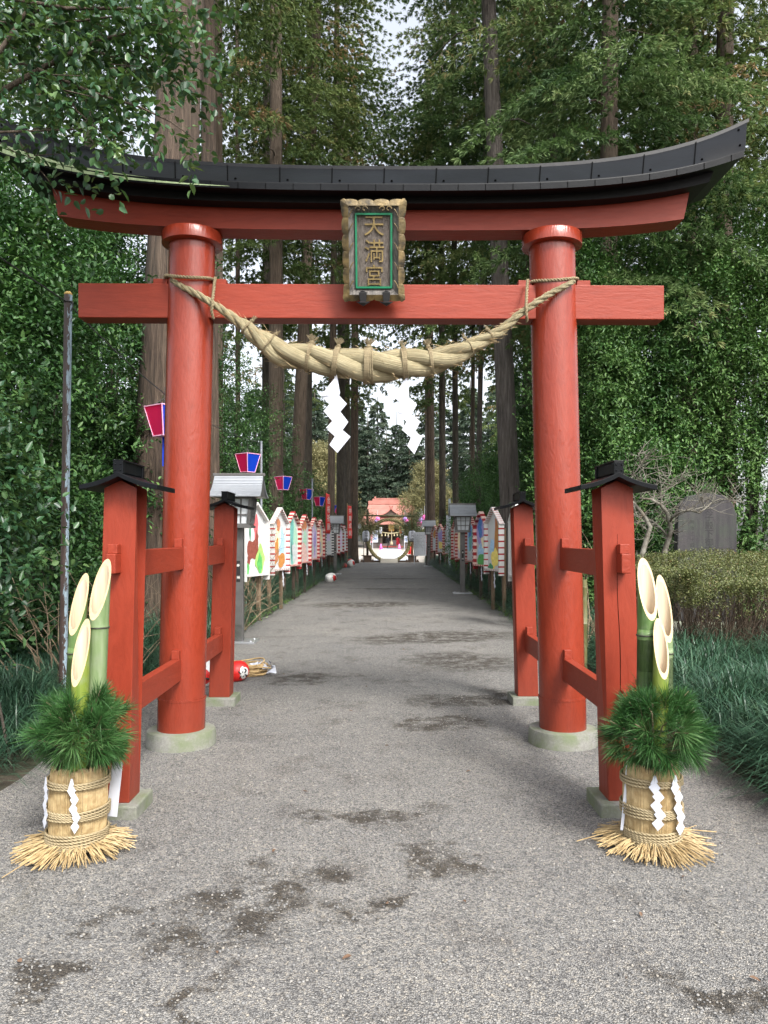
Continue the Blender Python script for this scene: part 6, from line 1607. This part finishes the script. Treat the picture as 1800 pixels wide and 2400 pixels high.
rows = ['茅の輪くぐりは正月の神事です', '左廻り右廻り左廻りと', '八の字に三度くぐり抜けて', '罪や穢れを祓い清め', '無病息災を祈ります', '参拝の皆様はどうぞ', '心静かにお進み下さい', '一礼してくぐります', '本年もよい年であります']
for i, rw in enumerate(rows):
    for j, ch in enumerate(rw): letter(mb, ch, .215 - .068 * i, 1.70 - .084 * j - (.08 if i % 2 else 0), .050, X, 0, .006)
mesh_obj('lettering', mb, 'black_text', t)
mb = MB()
for j, ch in enumerate('大祓茅の輪くぐり神事'): letter(mb, ch, .325, 1.73 - .125 * j, .095, X, 0, .006)
mesh_obj('heading', mb, 'red_text', t)
mb = MB()
for q in (-1, 1): mb.box((q * .37, .03, .55), (.05, .04, 1.1))
mesh_obj('leg', mb, 'sign_grey', t)
# steps and pale walkway
t = thing('timber_steps', 'low pale timber steps leading through the grass ring', 'steps', ((912 - VX) * 46 / F, 46.0, 0)); mb = MB()
for i in range(4): mb.box((0, -.9 + .28 * i, (.06 * (i + 1)) / 2 + .0), (1.02, .30, .06 * (i + 1) - .004))
mb.box((0, .75, .115), (1.02, 1.3, .22))
mesh_obj('tread', mb, 'step_white', t, False, .006); mb = MB()
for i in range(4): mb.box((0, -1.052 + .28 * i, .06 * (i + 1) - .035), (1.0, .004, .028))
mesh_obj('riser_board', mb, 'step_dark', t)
sheet('walkway', -1.12, 1.30, 48, 106, .03, 'carpet', 1, 40)
sheet('side_paving', -6, -2.1, 49, 60, .006, 'step_white', 1, 1)

# ================================================================== shrine hall
SX, SY = .15, 108.0
t = thing('shrine_hall', 'low shrine hall with a broad pink red metal roof and small gable over its porch', 'building', (SX, SY, 0))
def cyl_roof(x0a, x1a, x0b, x1b, ya, yb, za, zb, sag, m, name, parent, th=.12):
    mb = MB(); n = 12; vs = []
    for i in range(n + 1):
        u = i / n; y = ya + (yb - ya) * u; z = za + (zb - za) * u - sag * math.sin(math.pi * u); l = x0a + (x0b - x0a) * u; r = x1a + (x1b - x1a) * u
        vs += [(l, y, z), (r, y, z), (r, y, z - th), (l, y, z - th)]
    fs = [(i * 4 + j, (i + 1) * 4 + j, (i + 1) * 4 + (j + 1) % 4, i * 4 + (j + 1) % 4) for i in range(n) for j in range(4)] + [(0, 1, 2, 3), (n * 4, n * 4 + 3, n * 4 + 2, n * 4 + 1)]
    mb.add(vs, fs); return mesh_obj(name, mb, m, parent)
rf = cyl_roof(-4.6, 4.6, -3.2, 3.2, -.6, 4.2, 3.45, 6.5, .42, 'roof_pink', 'roof', t)
cyl_roof(-3.2, 3.2, -4.6, 4.6, 4.25, 9.0, 6.5, 3.4, .42, 'roof_pink', 'rear_slope', rf)
mb = MB(); mb.box((0, 4.2, 6.62), (6.6, .5, .5)); mb.box((0, 4.2, 6.95), (5.4, .4, .45)); mb.box((-2.3, 4.2, 7.32), (.26, .3, .35)); mb.box((2.3, 4.2, 7.32), (.26, .3, .35)); mb.box((0, 4.2, 7.2), (4.8, .5, .12)); mesh_obj('ridge', mb, 'roof_pink', rf)
# small gable in the roof
mb = MB(); 
for q in (-1, 1):
    vs = []
    for i in range(9):
        u = i / 8; x = q * 1.55 * u; z = 5.62 - 1.0 * u ** .75; vs += [(x, .9, z), (x, 2.9, z + .1), (x, 2.9, z - .0), (x, .9, z - .12)]
    fs = [(i * 4 + j, (i + 1) * 4 + j, (i + 1) * 4 + (j + 1) % 4, i * 4 + (j + 1) % 4) for i in range(8) for j in range(4)]
    mb.add(vs, fs)
mb.box((0, .85, 5.75), (.55, .3, .32)); mb.box((-.2, .85, 5.95), (.14, .3, .16)); mb.box((.2, .85, 5.95), (.14, .3, .16)); mesh_obj('gable', mb, 'roof_pink', rf)
mb = MB(); mb.add([(-1.2, 1.05, 4.70), (1.2, 1.05, 4.70), (0, 1.05, 5.46)], [(0, 1, 2)]); mb.box((0, 1.02, 4.72), (2.6, .05, .10)); mesh_obj('gable_face', mb, 'shrine_wood', rf)
# walls, posts, platform
mb = MB(); mb.box((0, 5.2, 1.75), (7.4, 5.4, 3.1)); mesh_obj('wall', mb, 'shrine_wood', t)
for q in (-1, 1):
    for x in (1.35, 3.3): mb = MB(); mb.box((q * x, .6, 1.75), (.24, .24, 3.3)); mesh_obj('porch_post', mb, 'shrine_wood', t)
    mb = MB(); mb.box((q * 2.35, 1.4, 1.05), (2.2, .3, .75)); mesh_obj('railing_panel', mb, 'shrine_grey', t)
    mb = MB()
    for k in range(5): mb.box((q * (1.5 + .36 * k), 2.38, 1.85), (.07, .06, 1.1))
    mesh_obj('lattice', mb, 'shrine_grey', t)
mb = MB(); mb.box((0, .6, 3.18), (7.0, .3, .26)); mb.box((0, .62, 2.80), (6.8, .16, .14)); mesh_obj('porch_beam', mb, 'shrine_wood', t)
mb = MB()
for i in range(5): mb.box((0, -.6 + .32 * i, .07 + .13 * i / 1), (7.0 if i < 1 else 3.4, .34, .14 + .0))
mb.box((0, 3, .32), (7.6, 3.6, .6)); mesh_obj('stair', mb, 'shrine_grey', t)
mb = MB(); mb.box((0, -.35, .17), (3.4, .5, .30)); mesh_obj('red_carpet', mb, mat('dull red carpet', (.32, .06, .05), rough=.8), t)
mb = MB(); mb.box((.05, .42, 2.92), (.78, .10, 1.05)); mb2 = mesh_obj('gold_plaque', mb, mat('warm gold plaque', (.50, .27, .06), (.6, .36, .10), 3, .4, metal=.2), t)
mb = MB(); mb.tube([(-1.55 + 3.1 * i / 16, .3, 2.38 - .28 * (1 - (2 * i / 16 - 1) ** 2)) for i in range(17)], [.05 + .05 * (1 - abs(2 * i / 16 - 1)) for i in range(17)], 8)
for x in (-1.3, -.8, -.4, .45, .85, 1.3): mb.lathe([(.02, 2.2), (.11, 1.72), (0, 1.70)], 8, (x, .3))
mesh_obj('straw_rope', mb, mat('pale straw garland', (.55, .48, .30), rough=.8), t)
mb = MB(); mb.tube([(.08, .1, 2.6), (.08, .05, 1.0)], .05, 8); mb.lathe([(.05, 1.05), (.20, .75), (.22, .55), (.16, .45), (0, .44)], 12, (.08, .05)); mesh_obj('bell_rope', mb, mat('pale bell rope', (.55, .46, .30), rough=.8), t)
mb = MB(); mb.box((.1, 1.2, .85), (1.3, .6, .6)); mesh_obj('offertory_box', mb, 'shrine_grey', t)

# decorations round the court
def upright_banner(label, px, d, y0, y1, w, m, chars, mt):
    p = P(px, y0, d); q = P(px, y1, d); t = thing('white_banner', label, 'banner', (p.x, d, 0)); mb = MB(); mb.box((0, 0, (p.z + q.z) / 2), (w, .02, abs(p.z - q.z))); mesh_obj('cloth', mb, m, t)
    X = face_dir((0, -.012, 0), (1, 0, 0), (0, 0, 1)); mb = MB(); k = len(chars); H_ = abs(p.z - q.z)
    for i, ch in enumerate(chars): letter(mb, ch, 0, max(p.z, q.z) - H_ * (i + .6) / (k + .2), min(w * .75, H_ / k * .8), X)
    mesh_obj('lettering', mb, mt, t); mb = MB(); mb.tube([(-w / 2 - .03, 0, 0), (-w / 2 - .03, 0, max(p.z, q.z) + .1)], .025, 6); mesh_obj('banner_pole', mb, 'white_paper', t)
upright_banner('white banner with blue characters seen inside the grass ring on the banner side', 880, 70, 1243, 1271, .46, 'white_paper', '祈願', 'blue_text')
upright_banner('white banner with blue characters seen inside the grass ring on the signboard side', 952, 74, 1256, 1271, .28, 'white_paper', '祈願', 'blue_text')
upright_banner('pale pink banner half behind the white one with blue characters', 873, 72, 1246, 1271, .3, mat('pink banner cloth', (.75, .25, .28), rough=.7), '初詣', 'white_text')
for i, (px, py, d, c, lab) in enumerate(((885, 1216, 80, 'pink_ball', 'pink paper ball hung left of the porch'), (882, 1222, 80, 'violet_ball', 'violet paper ball just under the pink one left of the porch'), (949, 1216, 82, 'violet_ball', 'violet paper ball hung right of the porch'), (953, 1221, 82, 'pink_ball', 'pink paper ball hung right of the porch'),
        (995, 1213, 60, 'pink_ball', 'topmost pink paper ball above the signboard'), (987, 1219, 60, 'violet_ball', 'violet paper ball above the signboard, under the topmost pink one'), (983, 1228, 60, 'pink_ball', 'lowest pink paper ball above the signboard'), (990, 1226, 60, 'pink_ball', 'pink paper ball between the violet ball and the lantern roof'))):
    p = P(px, py, d); t = thing('paper_ball', lab, 'paper ball', tuple(p), 0, 'paper balls hung around the court'); mb = MB(); mb.sphere((0, 0, 0), .22, 12, 8); mesh_obj('ball', mb, c, t, True); mb = MB(); mb.tube([(0, 0, .2), (0, 0, .9)], .012, 5)
    for a in range(5): mb.box((.08 * math.cos(a * 1.26), .08 * math.sin(a * 1.26), -.35), (.03, .01, .3))
    mesh_obj('streamer', mb, 'white_paper', t)
for px, c, lab in ((893, 'pink_ball', 'pink cone standing left of the walkway before the shrine'), (936, 'bon_faded', 'pale pink cone standing right of the walkway before the shrine'), (962, 'banner_red', 'red cone standing behind the right leg of the grass ring')):
    d = 96 if px != 962 else 70; p = P(px, 1288, d); t = thing('marker_cone', lab, 'cone', (p.x, d, 0), 0, 'coloured cones in the court'); mb = MB(); mb.lathe([(.22, .05), (.06, .72), (0, .73)], 14); mesh_obj('cone_body', mb, c, t, True); mb = MB(); mb.box((0, 0, .025), (.52, .52, .05)); mesh_obj('cone_base', mb, c, t)
for px, py, c, lab in ((939, 1243, 'banner_red', 'red hanging lantern at the porch end of the straw garland'), (892, 1243, 'white_paper', 'white hanging lantern at the other porch end of the garland'), (944, 1247, 'white_paper', 'white hanging lantern just beside the red one at the porch')):
    d = 106.5; p = P(px, py, d); t = thing('hanging_lantern', lab, 'paper lantern', tuple(p), 0, 'lanterns hung at the shrine porch'); mb = MB(); mb.lathe([(.10, -.45), (.2, -.38), (.22, 0), (.2, .38), (.10, .45)], 14); mesh_obj('paper_body', mb, c, t, True); mb = MB(); mb.tube([(0, 0, .45), (0, 0, .9)], .015, 5); mb.lathe([(.1, -.48), (.1, -.45)], 10); mesh_obj('hanger', mb, 'iron', t)

# ================================================================== visitors
def person(label, loc, joints, radii, edges, coat, legs, hairm, face, long_coat=False, hood=False, bag=None):
    t = thing('person', label, 'person', loc, R(face), None)
    me = bpy.data.meshes.new('body'); me.from_pydata([Vector(j) for j in joints], edges, []); o = bpy.data.objects.new('body', me); COL.objects.link(o); o.parent = t
    sk = o.modifiers.new('skin', 'SKIN'); sk.use_smooth_shade = True
    for v, r in zip(me.skin_vertices[0].data, radii): v.radius = r
    me.skin_vertices[0].data[0].use_root = True
    ss = o.modifiers.new('sub', 'SUBSURF'); ss.levels = 1; ss.render_levels = 1
    me.materials.append(M['skin'])
    m, n, l, b, out = new_mat('clothing ' + coat); tc = n.new('ShaderNodeTexCoord'); sp = n.new('ShaderNodeSeparateXYZ'); l.new(tc.outputs['Object'], sp.inputs[0])
    cc = {'black': (.014, .015, .019), 'red': (.50, .012, .03)}[coat]; lc = {'black': (.012, .012, .015), 'pale': (.55, .42, .36)}[legs]; hz = .52 if long_coat else .80
    rp_ = ramp(n, l, sp.outputs[2], [(0, (.02, .02, .02)), (.04, lc), (hz / 2, cc), (.735, (.5, .3, .22))], 'CONSTANT'); sc_ = n.new('ShaderNodeMath'); sc_.operation = 'DIVIDE'; sc_.inputs[1].default_value = 2.0
    l.new(sp.outputs[2], sc_.inputs[0]); rn = [x for x in n if x.type == 'VALTORGB'][0]; l.new(sc_.outputs[0], rn.inputs[0]); l.new(rp_, b.inputs['Base Color']); b.inputs['Roughness'].default_value = .8
    me.materials.clear(); me.materials.append(m)
    hd = joints[-1]
    mb = MB(); mb.sphere((hd[0], hd[1] + .012, hd[2] + .035), .118, 12, 8, 0, (.92, 1.0, 1.02)); mesh_obj('hair', mb, hairm, t, True)
    mb = MB(); mb.sphere((hd[0], hd[1] - .085, hd[2] - .01), .07, 10, 6, 0, (.9, .6, 1.1)); mb.sphere((hd[0], hd[1] - .132, hd[2] - .015), .014, 6, 4); mesh_obj('face', mb, 'skin', t, True)
    if long_coat:
        mb = MB(); mb.lathe([(.25, .50), (.235, .75), (.20, 1.0), (.19, 1.15), (.21, 1.34), (.12, 1.44), (.06, 1.47)], 18); mesh_obj('coat', mb, 'coat_red', t, True)
    else:
        mb = MB(); mb.lathe([(.19, .78), (.205, .9), (.18, 1.05), (.19, 1.2), (.20, 1.36), (.10, 1.45)], 16, (joints[1][0], 0)); mesh_obj('coat', mb, 'coat_black', t, True)
    if bag: mb = MB(); mb.box(bag, (.16, .30, .24)); mesh_obj('bag', mb, 'iron', t, False, .02)
    return t
J = [(0, 0, .95), (0, 0, 1.15), (0, -.01, 1.36), (0, -.02, 1.48), (-.09, 0, .90), (-.16, -.14, .50), (-.20, -.02, .08), (-.20, -.16, .04), (.09, 0, .90), (.16, .10, .50), (.24, .26, .10), (.24, .16, .04), (-.19, 0, 1.38), (-.26, .10, 1.12), (-.22, -.04, .90), (.19, 0, 1.38), (.26, -.10, 1.12), (.22, -.24, .96), (0, -.04, 1.60)]
Rr = [(.14, .11), (.14, .10), (.15, .10), (.055, .055), (.085, .085), (.062, .062), (.045, .045), (.04, .035), (.085, .085), (.062, .062), (.045, .045), (.04, .035), (.062, .062), (.048, .048), (.035, .035), (.062, .062), (.048, .048), (.035, .035), (.09, .105)]
Ed = [(0, 1), (1, 2), (2, 3), (3, 18), (0, 4), (4, 5), (5, 6), (6, 7), (0, 8), (8, 9), (9, 10), (10, 11), (2, 12), (12, 13), (13, 14), (2, 15), (15, 16), (16, 17)]
person('person in black coat and black trousers striding across the walkway before the shrine', ((909.5 - VX) * 103 / F, 103, .03), J, Rr, Ed, 'black', 'black', 'hair_grey', 60, False, False, (-.24, .05, .92))
J2 = [(0, 0, .93), (0, 0, 1.12), (0, 0, 1.34), (0, -.02, 1.45), (-.08, 0, .88), (-.09, -.02, .48), (-.09, .03, .08), (-.10, -.12, .04), (.08, 0, .88), (.09, -.02, .48), (.10, .03, .08), (.11, -.12, .04), (-.18, 0, 1.34), (-.23, -.06, 1.10), (-.14, -.24, 1.12), (.18, 0, 1.34), (.23, -.06, 1.10), (.14, -.24, 1.16), (0, -.03, 1.56)]
person('person in long red coat with bare legs facing the shrine with hands raised', ((932.5 - VX) * 103 / F, 103, .03), J2, Rr, Ed, 'red', 'pale', 'hair', 180, True)
bpy.data.objects.remove(_fo)
